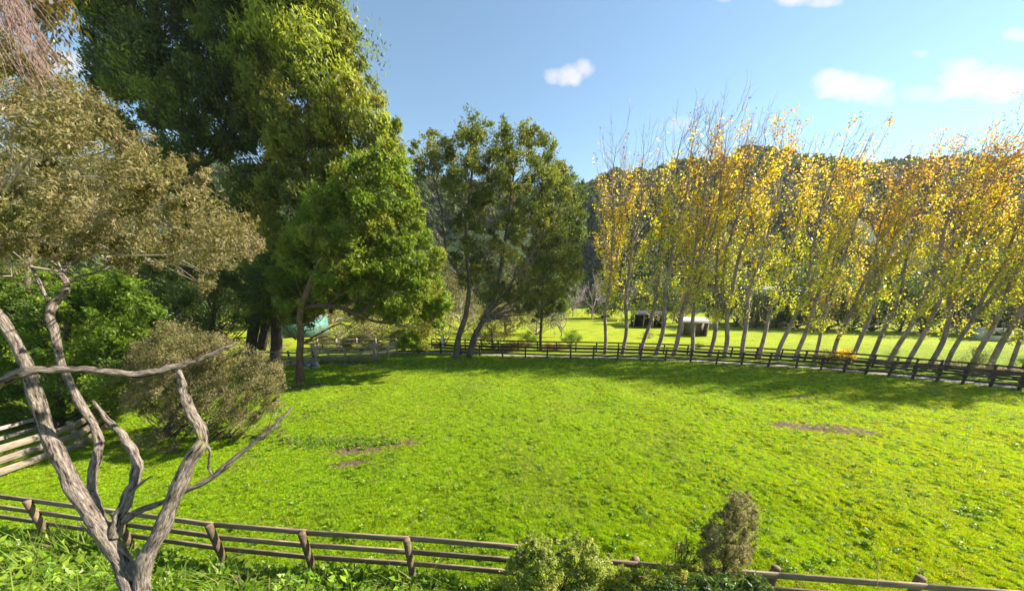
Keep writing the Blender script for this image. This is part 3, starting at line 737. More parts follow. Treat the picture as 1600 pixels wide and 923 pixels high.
# thin dead twigs that stick out below the crown on the right
mb = MB()
for k_ in range(20):
    u0, v0 = rsA.uniform(150, 395), 0
    u0 = rsA.uniform(120, 390); v0 = np.interp(u0, [0, 100, 240, 310, 350, 395], [418, 418, 425, 440, 410, 380]) - rsA.uniform(0, 30)
    a_ = at_t(u0, v0, 5.6); b_ = a_ + np.array([rsA.uniform(0, .3), rsA.uniform(-.2, .2), rsA.uniform(-.12, .02)])
    tube(mb, catmull([a_, (a_ + b_) / 2 + rsA.standard_normal(3) * .04, b_], 5) - fo, np.linspace(.006, .002, 5), 4, cap=False)
link('dead_twigs', mb.mesh('dead_twigs'), M['twig_mauve'], FT, kind='stuff')

# hanging dry strands in the top left corner
hs_ = thing('dry_foliage_branch', 'drooping branch of pinkish dry thread-like foliage in the top left corner', 'branch', tuple(at_t(-40, -60, 3.2)))
ho = np.array(hs_.location)
mb = MB(); tube(mb, catmull([at_t(-120, -80, 3.3), at_t(-50, -60, 3.2), at_t(-5, -20, 3.2), at_t(12, 40, 3.2)], 12) - ho, np.linspace(.03, .006, 12), 7); link('stem', mb.mesh('stem', smooth=True), M['twig'], hs_)
mb = MB()
for k_ in range(330):
    f = rsA.uniform(0, 1) ** .8
    a_ = catmull([at_t(-90, -80, 3.3), at_t(-45, -60, 3.2), at_t(-5, -20, 3.2), at_t(12, 40, 3.2)], 50)[int(f * 49)] + rsA.standard_normal(3) * .075
    L = rsA.uniform(.25, .62)
    b_ = a_ + np.array([.17, .0, -.95]) * L + rsA.standard_normal(3) * .10
    tube(mb, catmull([a_, (a_ + b_) / 2 + np.array([-.05, 0, .03]) + rsA.standard_normal(3) * .02, b_], 5) - ho, np.linspace(.0035, .0016, 5), 3, cap=False)
link('dry_strands', mb.mesh('dry_strands'), wood_mat('dry_strand', (.15, .09, .075), (.36, .245, .21), scale=8), hs_, kind='stuff')

# ---------------------------------------------------------------- traced-volume trees
def poly_tree(name, label, foot, trunk_px, ycr, poly, dspread, nclump, crad, per, size, aspect, pal, wts, seed, bark, leaf='leaf', r_base=.4, sprays=14, flat=.8, sig=.20, dirv=None, dirmix=0, limb_n=60, group=None, jit=.2, extra_trunks=(), cat='tree', dead=0, limb_z=-9., streak=None):
    """foot: world xyz; trunk_px: list of (u,v,dy,rfrac) from foot up"""
    t = thing(name, label, cat, tuple(foot), group=group); o = np.array(foot, float)
    allp, allr = [], []
    for k_, (pts, rb) in enumerate([(trunk_px, r_base)] + list(extra_trunks)):
        P = [o + np.array([0, 0, -.3])] if k_ == 0 else []
        for (u, v, dy, f) in pts: P.append(at_y(u, v, o[1] + dy))
        fr = ([1.25] if k_ == 0 else []) + [p[3] for p in pts]
        P = np.array(P); PP = catmull(P, 8 * len(P)); rr = np.interp(np.linspace(0, len(P) - 1, len(PP)), np.arange(len(P)), np.array(fr) * rb)
        mb = MB(); tube(mb, PP - o, rr, 12, .05, seed + k_); link('trunk', mb.mesh('trunk', smooth=True), M[bark], t)
        allp.append(PP); allr.append(rr)
    ob, ce, ra, sc = crown_from_poly('crown', poly, ycr, dspread, nclump, crad, per, size, aspect, pal, wts, seed, M[leaf], t, sprays, flat, sig, dirv, dirmix, jit=jit, origin=o, streak=streak)
    AP, AR = np.concatenate(allp), np.concatenate(allr)
    rs_ = np.random.default_rng(seed + 99)
    mb = MB(); sel = rs_.permutation(len(ce))[:limb_n]
    limbs(mb, AP - o, AR, ce[sel] - o, rs_, sides=6, seg=9, zmin=limb_z, r0=.34, tip=.006 * min(1, crad * 1.5), rl=.022 * (1 if crad > .6 else .5))
    # twigs from clump centre to its sprays
    for i_ in sel[: limb_n]:
        for s_ in sc[i_][:5]:
            a_ = ce[i_] - o; b_ = s_ - o
            tube(mb, catmull([a_, (a_ + b_) / 2 + rs_.standard_normal(3) * .06, b_], 4), np.linspace(.022, .006, 4) * min(1, crad), 3, cap=False)
    if len(mb.V): link('branches', mb.mesh('branches', smooth=True), M[bark], t, kind='stuff')
    if dead:
        mb = MB()
        for k_ in range(dead):
            c_ = ce[rs_.integers(len(ce))] - o; j_ = int(rs_.integers(len(AP))); a_ = AP[j_] * .5 + (c_ + o) * .5 - o
            for q in range(4):
                b_ = a_ + rs_.standard_normal(3) * np.array([.9, .9, .5]) + [0, 0, .5]
                tube(mb, catmull([a_, (a_ + b_) / 2 + rs_.standard_normal(3) * .2, b_], 6), np.linspace(.03, .006, 6), 4, cap=False)
        link('dead_branches', mb.mesh('dead_branches'), M['twig'], t, kind='stuff')
    return t
DK = [(.06, .095, .025), (.085, .125, .028), (.04, .065, .022), (.19, .24, .03), (.13, .13, .04)]  # the lighter lime entry paints sunlit clumps into the leaf colour
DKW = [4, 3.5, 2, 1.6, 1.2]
BR = [(.13, .21, .02), (.20, .29, .02), (.08, .14, .02), (.27, .34, .03)]
BRW = [3, 3, 2, 1]
OG = [(.17, .20, .03), (.28, .27, .035), (.10, .12, .025), (.36, .31, .05)]
droop = nrm(np.array([.25, 0, -.9]))
f1 = ground_pt(392, 560); f1[2] = 0
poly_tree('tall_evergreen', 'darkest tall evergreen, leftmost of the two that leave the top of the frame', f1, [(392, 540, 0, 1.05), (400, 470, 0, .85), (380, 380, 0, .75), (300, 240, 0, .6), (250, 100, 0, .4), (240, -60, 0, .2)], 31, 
          [(146, 60), (128, 0), (120, -90), (420, -90), (430, 100), (420, 250), (400, 420), (340, 440), (250, 330), (200, 240), (135, 190), (150, 120)], 3.2, 280, 1.1, 620, .28, .34, DK + [(.30, .38, .04)], DKW + [1.7], 51, 'bark_dark', limb_z=4.5, r_base=.42, limb_n=90, dirv=droop, dirmix=.5, flat=1.0,  # added lime colour stands for sunlit clumps, spread at random over the crown
          extra_trunks=[([(408, 545, .3, 1.1), (420, 490, .2, .9), (445, 440, 0, .6), (470, 380, -.5, .4)], .34)])
f2 = ground_pt(430, 560); f2[2] = 0
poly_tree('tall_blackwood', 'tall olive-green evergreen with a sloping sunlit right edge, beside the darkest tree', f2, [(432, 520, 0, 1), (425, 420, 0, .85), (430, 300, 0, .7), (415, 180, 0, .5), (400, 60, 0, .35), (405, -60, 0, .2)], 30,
          [(360, -90), (520, -90), (516, 0), (522, 30), (548, 40), (556, 95), (585, 135), (600, 175), (622, 205), (620, 255), (642, 300), (610, 350), (570, 430), (540, 470), (480, 490), (440, 500), (380, 490), (400, 250), (370, 80)], 3.4, 340, 1.0, 560, .29, .34, DK + OG + [(.36, .42, .04)], [2.2, 3, 1.2, 3, 1.5, 3, 3.4, 1.5, 2.4, 4], 52, 'bark_dark', limb_z=4.5, r_base=.42, limb_n=90, dirv=droop, dirmix=.5, flat=1.0)  # the strong lime entry puts sunlight into the colour of some clumps
f3 = ground_pt(468, 596); f3[2] = 0
poly_tree('bright_evergreen', 'broad bright green evergreen on a reddish trunk, left of the double gate', f3, [(468, 560, 0, .9), (470, 520, 0, .8), (470, 485, 0, .75), (490, 430, .2, .55), (520, 370, .5, .4), (560, 330, .5, .2)], 24.6,
          [(500, 300), (560, 250), (610, 225), (628, 250), (632, 300), (655, 325), (668, 365), (690, 400), (676, 435), (702, 470), (684, 495), (692, 535), (640, 548), (612, 520), (590, 485), (560, 500), (530, 470), (500, 490), (470, 520), (440, 480), (420, 430), (440, 370)], 2.8, 330, .68, 560, .19, .45, BR + OG, [3, 4, 1.4, 3.2, 1.4, 1.6, .8, .8], 53, 'bark_red', limb_z=2.6, r_base=.25, limb_n=60,
          extra_trunks=[([(472, 480, 0, 1.2), (520, 478, -.3, 1.0), (555, 490, -.5, .9), (585, 502, -.5, .6), (615, 505, -.5, .4), (660, 515, -.4, .2)], .13), ([(462, 530, 0, .8), (448, 515, .1, .7), (436, 497, .2, .5), (430, 470, .3, .3)], .09)])
f3b = ground_pt(330, 565); f3b[2] = 0
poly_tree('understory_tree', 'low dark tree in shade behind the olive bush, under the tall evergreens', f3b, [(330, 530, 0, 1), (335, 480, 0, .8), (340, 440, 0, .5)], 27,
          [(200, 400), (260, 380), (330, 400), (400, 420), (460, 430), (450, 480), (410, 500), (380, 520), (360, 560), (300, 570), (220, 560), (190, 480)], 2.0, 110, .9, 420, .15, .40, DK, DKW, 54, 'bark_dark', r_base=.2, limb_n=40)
# bright shrub trees at the left, behind the pale fence
fc = ground_pt(90, 668); fc[2] = 0
poly_tree('bright_shrub_tree', 'bright yellow-green leafy tree behind the pale fence at the left', fc, [(92, 640, 0, 1), (100, 560, 0, .8), (110, 480, 0, .5)], 15.0,
          [(-90, 415), (0, 415), (60, 428), (110, 450), (170, 415), (215, 450), (258, 492), (262, 530), (235, 560), (220, 620), (180, 655), (140, 660), (60, 664), (-90, 672)], 1.9, 400, .42, 330, .14, .38, BR + [(.05, .09, .02)], [3, 3.4, 2, 1.4, 2.5], 55, 'bark_dark', r_base=.16, limb_n=60)
# olive bush in front of it
fb = np.array([-12.2, 13.2, 0.0])
poly_tree('olive_bush', 'fine-leaved olive-brown bush in the paddock corner, behind the bare forked limb', fb, [(262, 690, 0, 1), (280, 640, 0, .8), (310, 580, 0, .6), (330, 540, 0, .3)], 13.4,
          [(215, 540), (255, 500), (290, 520), (330, 532), (378, 545), (425, 562), (442, 600), (435, 640), (440, 690), (428, 712), (395, 700), (350, 690), (335, 672), (300, 688), (262, 660), (195, 640), (170, 600)], 1.7, 250, .34, 440, .072, .34, OLP + [(.08, .09, .03)], OLW + [2], 56, 'bark_dark', leaf='leaf_dry', r_base=.10, limb_n=80, dirv=nrm(dirA), dirmix=.3, cat='bush', streak=(nrm(dirA), 1.9))
fb2 = np.array([-11.6, 12.0, 0.0])
poly_tree('wispy_bush', 'thin twiggy sprig of olive foliage low over the grass, under the bare forked limb', fb2, [(285, 705, 0, .6), (270, 690, 0, .5)], 12.0,
          [(205, 680), (250, 672), (300, 690), (320, 700), (300, 712), (250, 722), (212, 715)], .6, 26, .25, 70, .06, .3, OLP, OLW, 57, 'bark_dark', leaf='leaf_dry', r_base=.05, limb_n=26, cat='bush')
# twin-trunked tree in the middle
fe = ground_pt(712, 559); fe[2] = 0
fe2 = ground_pt(735, 558)
TW = [(.15, .18, .04), (.09, .125, .03), (.26, .28, .05), (.36, .33, .07), (.07, .095, .025)]
poly_tree('twin_trunk_tree', 'tall open-crowned tree on two leaning dark trunks, alone in the middle of the far fence', fe, [(716, 530, 0, .9), (728, 490, 0, .75), (733, 440, 0, .6), (728, 370, 0, .42), (735, 290, 0, .3), (745, 215, 0, .12)], 32.2,
          [(640, 232), (672, 208), (698, 214), (702, 235), (716, 200), (740, 182), (765, 198), (795, 192), (838, 200), (864, 222), (866, 252), (885, 258), (912, 290), (908, 345), (900, 372), (908, 420), (892, 462), (862, 478), (800, 470), (770, 478), (720, 440), (702, 400), (712, 340), (694, 296), (652, 272)], 3.0, 330, .66, 300, .21, .36, TW, [3, 3, 2.5, 1.6, 2], 58, 'bark_mid', limb_z=3.2, r_base=.30, limb_n=150, dead=60,
          extra_trunks=[([(733, 557, 0, 1.2), (742, 525, 0, 1), (760, 490, 0, .85), (778, 440, .3, .6), (790, 370, .5, .45), (800, 290, .5, .3), (812, 220, .5, .12)], .27), ([(730, 440, 0, 1), (700, 400, .3, .8), (690, 330, .3, .6), (676, 270, .3, .4), (670, 225, .3, .2)], .13), ([(750, 500, 0, 1), (800, 440, -.4, .8), (840, 380, -.5, .6), (865, 320, -.5, .3)], .14)])
# a second, denser tree just behind its right side
fr_ = ground_pt(845, 548); fr_[2] = 0
poly_tree('dark_cypress', 'dense dark green conifer just behind the right side of the twin-trunked tree', fr_, [(845, 520, 0, 1), (850, 420, 0, .7), (855, 320, 0, .4)], 36.5,
          [(835, 262), (862, 255), (890, 268), (914, 300), (912, 350), (905, 400), (902, 450), (890, 492), (850, 505), (810, 490), (800, 470), (815, 420), (845, 380), (850, 320)], 1.8, 130, .85, 380, .2, .36, [(.07, .115, .025), (.10, .15, .025), (.19, .22, .035)], [3, 3, 1.3], 59, 'bark_dark', r_base=.15, limb_n=30)
# autumn tree in the top left corner
fa = np.array([-26.5, 17.0, 0.0])
AUT = [(.30, .20, .03), (.20, .16, .03), (.10, .07, .03), (.34, .28, .04)]
poly_tree('corner_autumn_tree', 'slender tree with sparse hanging yellow and brown leaves in the top left corner', fa, [(40, 500, 0, 1), (55, 300, 0, .8), (68, 115, 0, .6), (60, 60, 0, .5), (45, 0, 0, .4), (40, -60, 0, .2)], 17.0,
          [(0, -60), (110, -60), (108, 10), (112, 60), (100, 92), (62, 96), (40, 60), (20, 30)], .9, 40, .55, 46, .20, .42, AUT, [1.4, 2, 4, 1.2], 60, 'bark_pale', leaf='leaf_gold', limb_z=8, r_base=.15, limb_n=46, dirv=np.array([0.1, 0, -1.]), dirmix=.6)

# ---------------------------------------------------------------- autumn poplars behind the far fences
def poplar_variant(seed, bare, H_=16.0, lean=0.0, warm=0.0):
    rs = np.random.default_rng(seed)
    mbT, mbB = MB(), MB(); leaves, lcol, lsz = [], [], []
    zt = np.linspace(-.3, H_, 26)
    wx = .16 * np.sin(zt * .55 + seed) + .08 * np.sin(zt * 1.3 + seed * 2); wy = .16 * np.sin(zt * .47 + seed * 3)
    TP = np.c_[.9 * (wx - wx[0]) + lean * np.maximum(zt, 0), wy - wy[0], zt]; TR = .155 * (1 - np.clip(zt / H_, 0, 1)) ** .85 + .010
    tube(mbT, TP, TR, 9, .03, seed)
    stems = [(TP, TR, 3.2 if seed % 2 else 2.4, H_)]
    if seed % 3 == 0:       # forked
        k0 = 7 + seed % 3; z = np.linspace(TP[k0][2], H_ * .93, 16); f = (z - z[0]) / (z[-1] - z[0])
        FPp = np.c_[TP[k0][0] + (seed % 2 * 2 - 1) * (1.3 * f ** .6), TP[k0][1] + .4 * f, z]; FR = TR[k0] * .75 * (1 - f) ** .8 + .01
        tube(mbT, FPp, FR, 8, .03, seed + 1); stems.append((FPp, FR, z[0] + 1, H_ * .93))
    for (P, Rr, z0, z1) in stems:
        nb = int((z1 - z0) * 4.0)
        for k in range(nb):
            z = z0 + (z1 - z0) * ((k + rs.random()) / nb) * .985
            p = np.array([np.interp(z, P[:, 2], P[:, i]) for i in range(3)]); r_ = np.interp(z, P[:, 2], Rr)
            f = (z - z0) / (z1 - z0)
            L = 1.12 * (1.0 + 2.3 * math.sin(math.pi * min(1, .25 + .75 * (1 - f)) ** 1.0) ** .8) * rs.uniform(.6, 1.15) * (1 - .35 * f) * .95
            a = rs.uniform(0, 2 * math.pi); up = rs.uniform(.85, 1.6) + .8 * f
            d = nrm(np.array([math.cos(a), math.sin(a), up]))
            e = p + d * L + np.array([0, 0, .22 * L]); mid = p + d * L * .5 + np.array([math.cos(a), math.sin(a), 0]) * .12 * L
            B = catmull([p, mid, e], 7); br = np.linspace(min(r_ * .5, .035), .007, 7)
            tube(mbB, B, br, 4, cap=False)
            # twigs
            tw = []
            for q in range(rs.integers(4, 8)):
                b0 = B[rs.integers(1, 7)]; td = nrm(d + rs.standard_normal(3) * .55 + [0, 0, .3]); tl = rs.uniform(.35, .95)
                T3 = np.array([b0, b0 + td * tl * .5 + rs.standard_normal(3) * .03, b0 + td * tl + [0, 0, .05]])
                tube(mbB, T3, [.009, .006, .004], 3, cap=False); tw.append(T3)
            frac = z / H_
            dens = (1 - bare * smooth(.55, .90, frac)) * (.7 + .6 * rs.random())
            dens *= float(np.clip(1.1 - .9 * smooth(.88, 1.0, frac), 0, 1))
            dens *= 1.9 if rs.random() < .34 else .2
            nl = int(dens * 70 * (.6 + .5 * L / 2))
            for q in range(nl):
                T3 = tw[rs.integers(len(tw))] if rs.random() < .75 else B[[1, 3, 6]]
                t_ = rs.random(); pp = T3[0] * (1 - t_) + T3[2] * t_ + rs.standard_normal(3) * .13
                leaves.append(pp); lsz.append(rs.uniform(.09, .16))
                g = frac * .93 + warm + rs.normal() * .12
                if g < .50: c = (.38, .46, .03) if rs.random() < .65 else (.64, .56, .04)
                elif g < .76: c = (.74, .56, .04) if rs.random() < .65 else (.50, .48, .04)
                elif g < .90: c = (.70, .42, .05) if rs.random() < .6 else (.62, .50, .05)
                else: c = (.50, .24, .06) if rs.random() < .65 else (.28, .16, .10)
                if rs.random() < .10: c = (.20, .13, .08)
                lcol.append(np.array(c) * rs.uniform(.7, 1.15))
    lm = leaves_mesh('poplar_leaves', np.array(leaves), None, np.array(lsz), .85, np.array(lcol), rs, np.array([0, 0, -1.]), .25, curl=.12)
    tm = mbT.mesh('poplar_trunk', smooth=True); tm.materials.append(M['bark_pale'])
    bm2 = mbB.mesh('poplar_branches'); bm2.materials.append(M['twig'])
    lm.materials.append(M['leaf_gold'])
    return tm, bm2, lm
POPV = [poplar_variant(3, .97, warm=.16), poplar_variant(4, .97, warm=.06), poplar_variant(5, .92, lean=.02), poplar_variant(6, .45, warm=.05), poplar_variant(7, .25, warm=-.06), poplar_variant(8, .3, warm=.12), poplar_variant(10, .1, warm=.03), poplar_variant(11, .5, warm=-.02), poplar_variant(12, .3, warm=.18)]
pop_u = [945, 972, 1001, 1024, 1052, 1080, 1107, 1130, 1159, 1186, 1213, 1241, 1271, 1300, 1327, 1355, 1388, 1414, 1448, 1477, 1511, 1543, 1573, 1604, 1640, 1680, 1725]
ORD = ['first', 'second', 'third', 'fourth', 'fifth', 'sixth', 'seventh', 'eighth', 'ninth', 'tenth', 'eleventh', 'twelfth', 'thirteenth', 'fourteenth', 'fifteenth', 'sixteenth', 'seventeenth', 'eighteenth', 'nineteenth', 'twentieth', 'twenty-first', 'twenty-second', 'twenty-third', 'twenty-fourth', 'twenty-fifth', 'twenty-sixth', 'twenty-seventh']
vi_seq = [0, 1, 2, 1, 0, 2, 3, 7, 5, 4, 7, 6, 3, 8, 4, 5, 7, 6, 8, 3, 4, 8, 6, 5, 7, 3, 8]
for k_, u in enumerate(pop_u):
    vb = np.interp(u, [945, 1052, 1159, 1272, 1387, 1477, 1573, 1725], [553, 556, 560, 566, 573, 578, 586, 600])
    p = ground_pt(u, vb)
    # top row of the tree: iterate because the crown leans outward in the picture
    ut, vt = u, 200
    for _ in range(8):
        vt = np.interp(ut, [900, 940, 990, 1040, 1090, 1130, 1170, 1250, 1330, 1400, 1450, 1560, 1650, 2000], [200, 190, 200, 165, 185, 160, 190, 205, 212, 222, 206, 208, 200, 190])
        z = z_for_v(p[0], p[1], vt); dep = p[1] * CP - (z - CAM_H) * SP; ut = U0 + F * p[0] / dep
    hh = z * (random.uniform(.87, 1.01) if k_ > 6 else random.uniform(.88, .97))
    label = f'autumn poplar with yellow leaves, {ORD[k_]} from the left in the row behind the far fence'
    if k_ == 0: label = 'forked autumn poplar with orange leaves, leftmost of the row behind the far fence'
    if k_ in (1, 5): label = f'autumn poplar with a nearly bare twiggy top, {ORD[k_]} from the left in the row'
    t = thing('poplar_tree', label, 'poplar', (p[0], p[1], 0), random.uniform(-.5, .5) + (3.14 if k_ % 2 else 0), 'autumn poplars in a row behind the far fence')
    sc_ = hh / 16.0
    t.scale = (sc_ * random.uniform(.95, 1.3), sc_ * random.uniform(.95, 1.3), sc_)
    t.rotation_euler[0] = random.uniform(-.03, .03); t.rotation_euler[1] = random.uniform(-.05, .05)
    tm, b2, lm = POPV[vi_seq[k_]]
    link('trunk', tm, None, t); link('branches', b2, None, t, kind='stuff'); link('crown', lm, None, t, kind='stuff')

# ---------------------------------------------------------------- shrubs and trees beyond the fences (shared kinds)
def bush_variant(seed, pal, wts, n=3600, lsz=.075, asp=.45, mat='leaf', sprays=10, clumps=34, hollow=.5, tall=1.0, sparse=False):
    rs = np.random.default_rng(seed)
    d = nrm(rs.standard_normal((clumps, 3))); d[:, 2] = np.abs(d[:, 2]) * 1.0
    cent = d * rs.uniform(hollow, .95, (clumps, 1)); cent[:, 2] = cent[:, 2] * 1.15 * tall + .30
    cent *= 1 + .12 * rs.standard_normal((clumps, 1))
    rad = rs.uniform(.2, .36, clumps)
    P, I, sc = clumpy(cent, rad, n / clumps, rs, sprays, .85, .30)
    P[:, 2] = np.abs(P[:, 2]) + .02
    clc = pick_cols(pal, wts, clumps, rs, .12)[I]; col = clc * .55 + pick_cols(pal, wts, len(P), rs, .2) * .45
    lm = leaves_mesh('bush_leaves', P, nrm(P - cent[I]) + rs.standard_normal((len(P), 3)) * .55 + [0, 0, .35], lsz * rs.uniform(.6, 1.3, len(P)), asp, col, rs); lm.materials.append(M[mat])
    mb = MB(); base = np.array([[0, 0, -.1], [0, 0, .15], [.02, 0, .5], [0, .02, .9]]); tube(mb, base, [.06, .05, .035, .02], 6)
    limbs(mb, catmull(base, 8), np.linspace(.05, .02, 8), cent, rs, sides=4, seg=5)
    bm2 = mb.mesh('bush_stems'); bm2.materials.append(M['bark_dark'] if not sparse else M['twig'])
    return lm, bm2
def bare_variant(seed, mat='twig_mauve'):
    rs = np.random.default_rng(seed); mb = MB()
    def rec(p, d, L, r, lv):
        e = p + d * L; tube(mb, catmull([p, (p + e) / 2 + rs.standard_normal(3) * .05 * L, e], 4), np.linspace(r, r * .6, 4), 5 if lv < 2 else 3, cap=False)
        if lv >= 5: return
        for k in range(3 if lv else 5):
            nd = nrm(d * .9 + rs.standard_normal(3) * .55 + [0, 0, .12]); rec(e if k < 2 else p + d * L * rs.uniform(.5, .95), nd, L * rs.uniform(.62, .85), r * .62, lv + 1)
    rec(np.array([0, 0, -.1]), np.array([0, 0, 1.0]), .55, .04, 0)
    m_ = mb.mesh('bare_branches'); m_.materials.append(M[mat]); return m_
KIND = {
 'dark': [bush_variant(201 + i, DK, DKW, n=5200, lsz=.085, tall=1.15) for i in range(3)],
 'green': [bush_variant(211 + i, BR, BRW, lsz=.09) for i in range(2)],
 'olive': [bush_variant(221 + i, OLP + OG, OLW + [1, 1, 1, 1], lsz=.06, mat='leaf_dry', hollow=.3) for i in range(2)],
 'pale': [bush_variant(231 + i, [(.22, .21, .10), (.30, .27, .15), (.16, .17, .07)], [2, 2, 2], n=2600, lsz=.06, mat='leaf_dry', sparse=True) for i in range(2)],
 'rust': [bush_variant(241, [(.24, .10, .05), (.30, .16, .07), (.14, .12, .04)], [2, 2, 2], lsz=.08)],
 'gold': [bush_variant(251 + i, [(.60, .45, .04), (.45, .40, .05), (.62, .34, .05)], [3, 2, 1], n=2600, lsz=.10, asp=.8, mat='leaf_gold', sparse=True) for i in range(2)],
 'bare': [bare_variant(261), bare_variant(262)],
}
def place(kind, name, label, cat, p, wid, hgt, group=None):
    t = thing(name, label, cat, (float(p[0]), float(p[1]), gz(p[0], p[1])), random.uniform(0, 6.28), group)
    v = random.choice(KIND[kind])
    if kind == 'bare':
        t.scale = (wid / 3.2, wid / 3.2, hgt / 2.9); link('branches', v, None, t)
    else:
        t.scale = (wid / 2.2, wid / 2.2, hgt / 1.75)
        link('crown', v[0], None, t, kind='stuff'); link('stems', v[1], None, t)
    return t
def px_place(kind, name, label, cat, u, v, wpx, hpx, group=None):
    p = ground_pt(u, v); dep = p[1] * CP + CAM_H * SP
    z = z_for_v(p[0], p[1], v - hpx)
    return place(kind, name, label, cat, p, wpx / F * dep, max(z, .3), group)
for a in [
 ('pale', 'small_tree', 'small pale-leaved tree behind the fence, left of the twin-trunked tree', 'tree', 694, 541, 62, 118),
 ('olive', 'shrub', 'olive shrub behind the far fence, just right of the twin trunks', 'shrub', 770, 544, 82, 70),
 ('pale', 'small_tree', 'wispy pale sapling behind the far fence, between the twin trunks and the glossy shrub', 'tree', 742, 540, 50, 95),
 ('green', 'shrub', 'low bright green shrub behind the far fence, left of the glossy round shrub', 'shrub', 824, 541, 42, 28),
 ('green', 'shrub', 'round glossy green shrub behind the far fence, in front of the small bare tree', 'shrub', 892, 541, 44, 30),
 ('rust', 'shrub', 'low rusty shrub behind the far fence, under the olive shrub', 'shrub', 800, 546, 60, 17),
 ('rust', 'shrub', 'low rusty shrub behind the far fence, at the foot of the glossy shrub', 'shrub', 866, 546, 48, 15),
 ('green', 'shrub', 'bright low shrub drooping over the fence under the bright evergreen', 'shrub', 658, 549, 50, 50),
 ('olive', 'hedge_shrub', 'brownish leafy shrub behind the double gate', 'shrub', 592, 546, 96, 62),
 ('dark', 'hedge_shrub', 'dark green shrub behind the middle of the double gate', 'shrub', 560, 547, 60, 38),
 ('olive', 'hedge_shrub', 'olive twiggy tree behind the brownish shrub at the gate', 'shrub', 572, 532, 110, 64),
 ('pale', 'hedge_shrub', 'tan twiggy shrub behind the left end of the double gate', 'shrub', 530, 546, 80, 54),
 ('olive', 'hedge_shrub', 'leafy shrub left of the reddish trunk, in front of the teal shed', 'shrub', 437, 548, 40, 36),
 ('olive', 'hedge_shrub', 'leafy shrub in front of the right end of the teal shed', 'shrub', 505, 545, 44, 42),
 ('pale', 'hedge_shrub', 'twiggy shrub in front of the left end of the teal shed', 'shrub', 424, 550, 40, 44),
 ('dark', 'hedge_shrub', 'dark shrub right of the double gate in the shade', 'shrub', 630, 540, 60, 42),
 ('pale', 'shrub', 'round tan bush in the far field behind the third and fourth poplars', 'shrub', 1014, 528, 26, 15),
 ('olive', 'shrub', 'dark and yellow shrub at the poplar row, around the thirteenth trunk', 'shrub', 1283, 567, 44, 26),
 ('gold', 'shrub', 'small yellow-leaved shrub at the poplar row, around the fourteenth trunk', 'shrub', 1312, 569, 34, 30),
 ('pale', 'shrub', 'pale climbing shrub wrapped round a trunk near the right end of the row', 'shrub', 1511, 588, 44, 62),
 ('pale', 'shrub', 'pale climbing shrub at the foot of the seventeenth poplar', 'shrub', 1386, 578, 24, 44),
 ('green', 'shrub', 'dark green shrub behind the far fence at the right edge', 'shrub', 1596, 577, 50, 28),
 ('rust', 'shrub', 'rusty low hedge bush behind the fence near the right end, left piece', 'shrub', 1468, 575, 60, 14),
 ('rust', 'shrub', 'rusty low hedge bush behind the fence near the right end, right piece', 'shrub', 1545, 582, 70, 15),
 ('green', 'shrub', 'small low green shrub in the far field between the seventh and eighth poplars', 'shrub', 1091, 543, 18, 9),
 ('pale', 'small_tree', 'pale twiggy tree behind the left trunk of the twin-trunked tree', 'tree', 722, 520, 90, 90),
 ('olive', 'small_tree', 'olive tree behind the right trunk of the twin-trunked tree', 'tree', 790, 522, 100, 84),
 ('olive', 'small_tree', 'dusty olive tree under the tip of the bright evergreen', 'tree', 664, 524, 80, 74),
 ('pale', 'small_tree', 'pale twiggy tree right of the twin-trunked tree, in front of the dark conifer', 'tree', 838, 522, 70, 64),
 ('dark', 'small_tree', 'dark bushy tree behind the tall evergreens, right of their dark trunks', 'tree', 440, 512, 110, 110),
 ('dark', 'small_tree', 'dark bushy tree behind the leftmost dark trunk', 'tree', 350, 535, 120, 130),
 ('olive', 'small_tree', 'olive bushy tree behind the roof of the teal shed', 'tree', 512, 514, 90, 76),
 ('bare', 'bare_tree', 'small spreading bare tree in the far field, left of the poplar row', 'tree', 877, 526, 110, 90),
 ('bare', 'bare_tree', 'mauve bare tree behind the poplar row, nearest the dark conifer', 'tree', 925, 500, 90, 130),
 ('bare', 'bare_tree', 'mauve bare tree behind the second and third poplars', 'tree', 985, 498, 90, 120),
 ('bare', 'bare_tree', 'mauve bare tree behind the small spreading bare tree', 'tree', 895, 494, 110, 110),
 ('bare', 'bare_tree', 'grey bare tree left of the pale field shelter', 'tree', 1052, 506, 70, 90),
]: px_place(*a)
# trees at the far side of the far field
rs = np.random.default_rng(77)
FT_ = [('dark', 945, 497, 60, 70), ('dark', 1003, 500, 50, 60), ('dark', 1030, 505, 60, 75), ('olive', 1060, 505, 50, 80), ('dark', 1120, 509, 60, 80), ('dark', 1150, 511, 70, 90), ('olive', 1180, 512, 60, 75), ('dark', 1212, 512, 70, 95),
       ('gold', 1265, 514, 60, 85), ('dark', 1245, 512, 60, 75), ('dark', 1292, 514, 80, 100), ('olive', 1330, 516, 70, 80), ('dark', 1362, 517, 90, 115), ('dark', 1405, 518, 80, 85), ('olive', 1440, 519, 80, 80), ('dark', 1478, 521, 80, 120), ('dark', 1520, 522, 90, 100),
       ('olive', 1560, 524, 90, 90), ('dark', 1600, 524, 100, 120), ('dark', 1660, 526, 120, 120), ('dark', 860, 490, 90, 80), ('olive', 810, 488, 100, 80), ('dark', 770, 488, 90, 90), ('olive', 700, 490, 90, 90), ('dark', 650, 492, 90, 90), ('olive', 600, 495, 90, 80), ('dark', 560, 500, 90, 90), ('pale', 520, 505, 90, 90), ('dark', 470, 508, 80, 90), ('olive', 400, 510, 110, 110), ('dark', 320, 515, 130, 150), ('dark', 230, 520, 150, 170), ('dark', 120, 530, 180, 200), ('dark', 0, 540, 200, 220)]
nm = {'dark': 'dark bushy evergreen', 'olive': 'olive-green bushy tree', 'gold': 'golden autumn tree', 'pale': 'pale bare-twigged tree'}
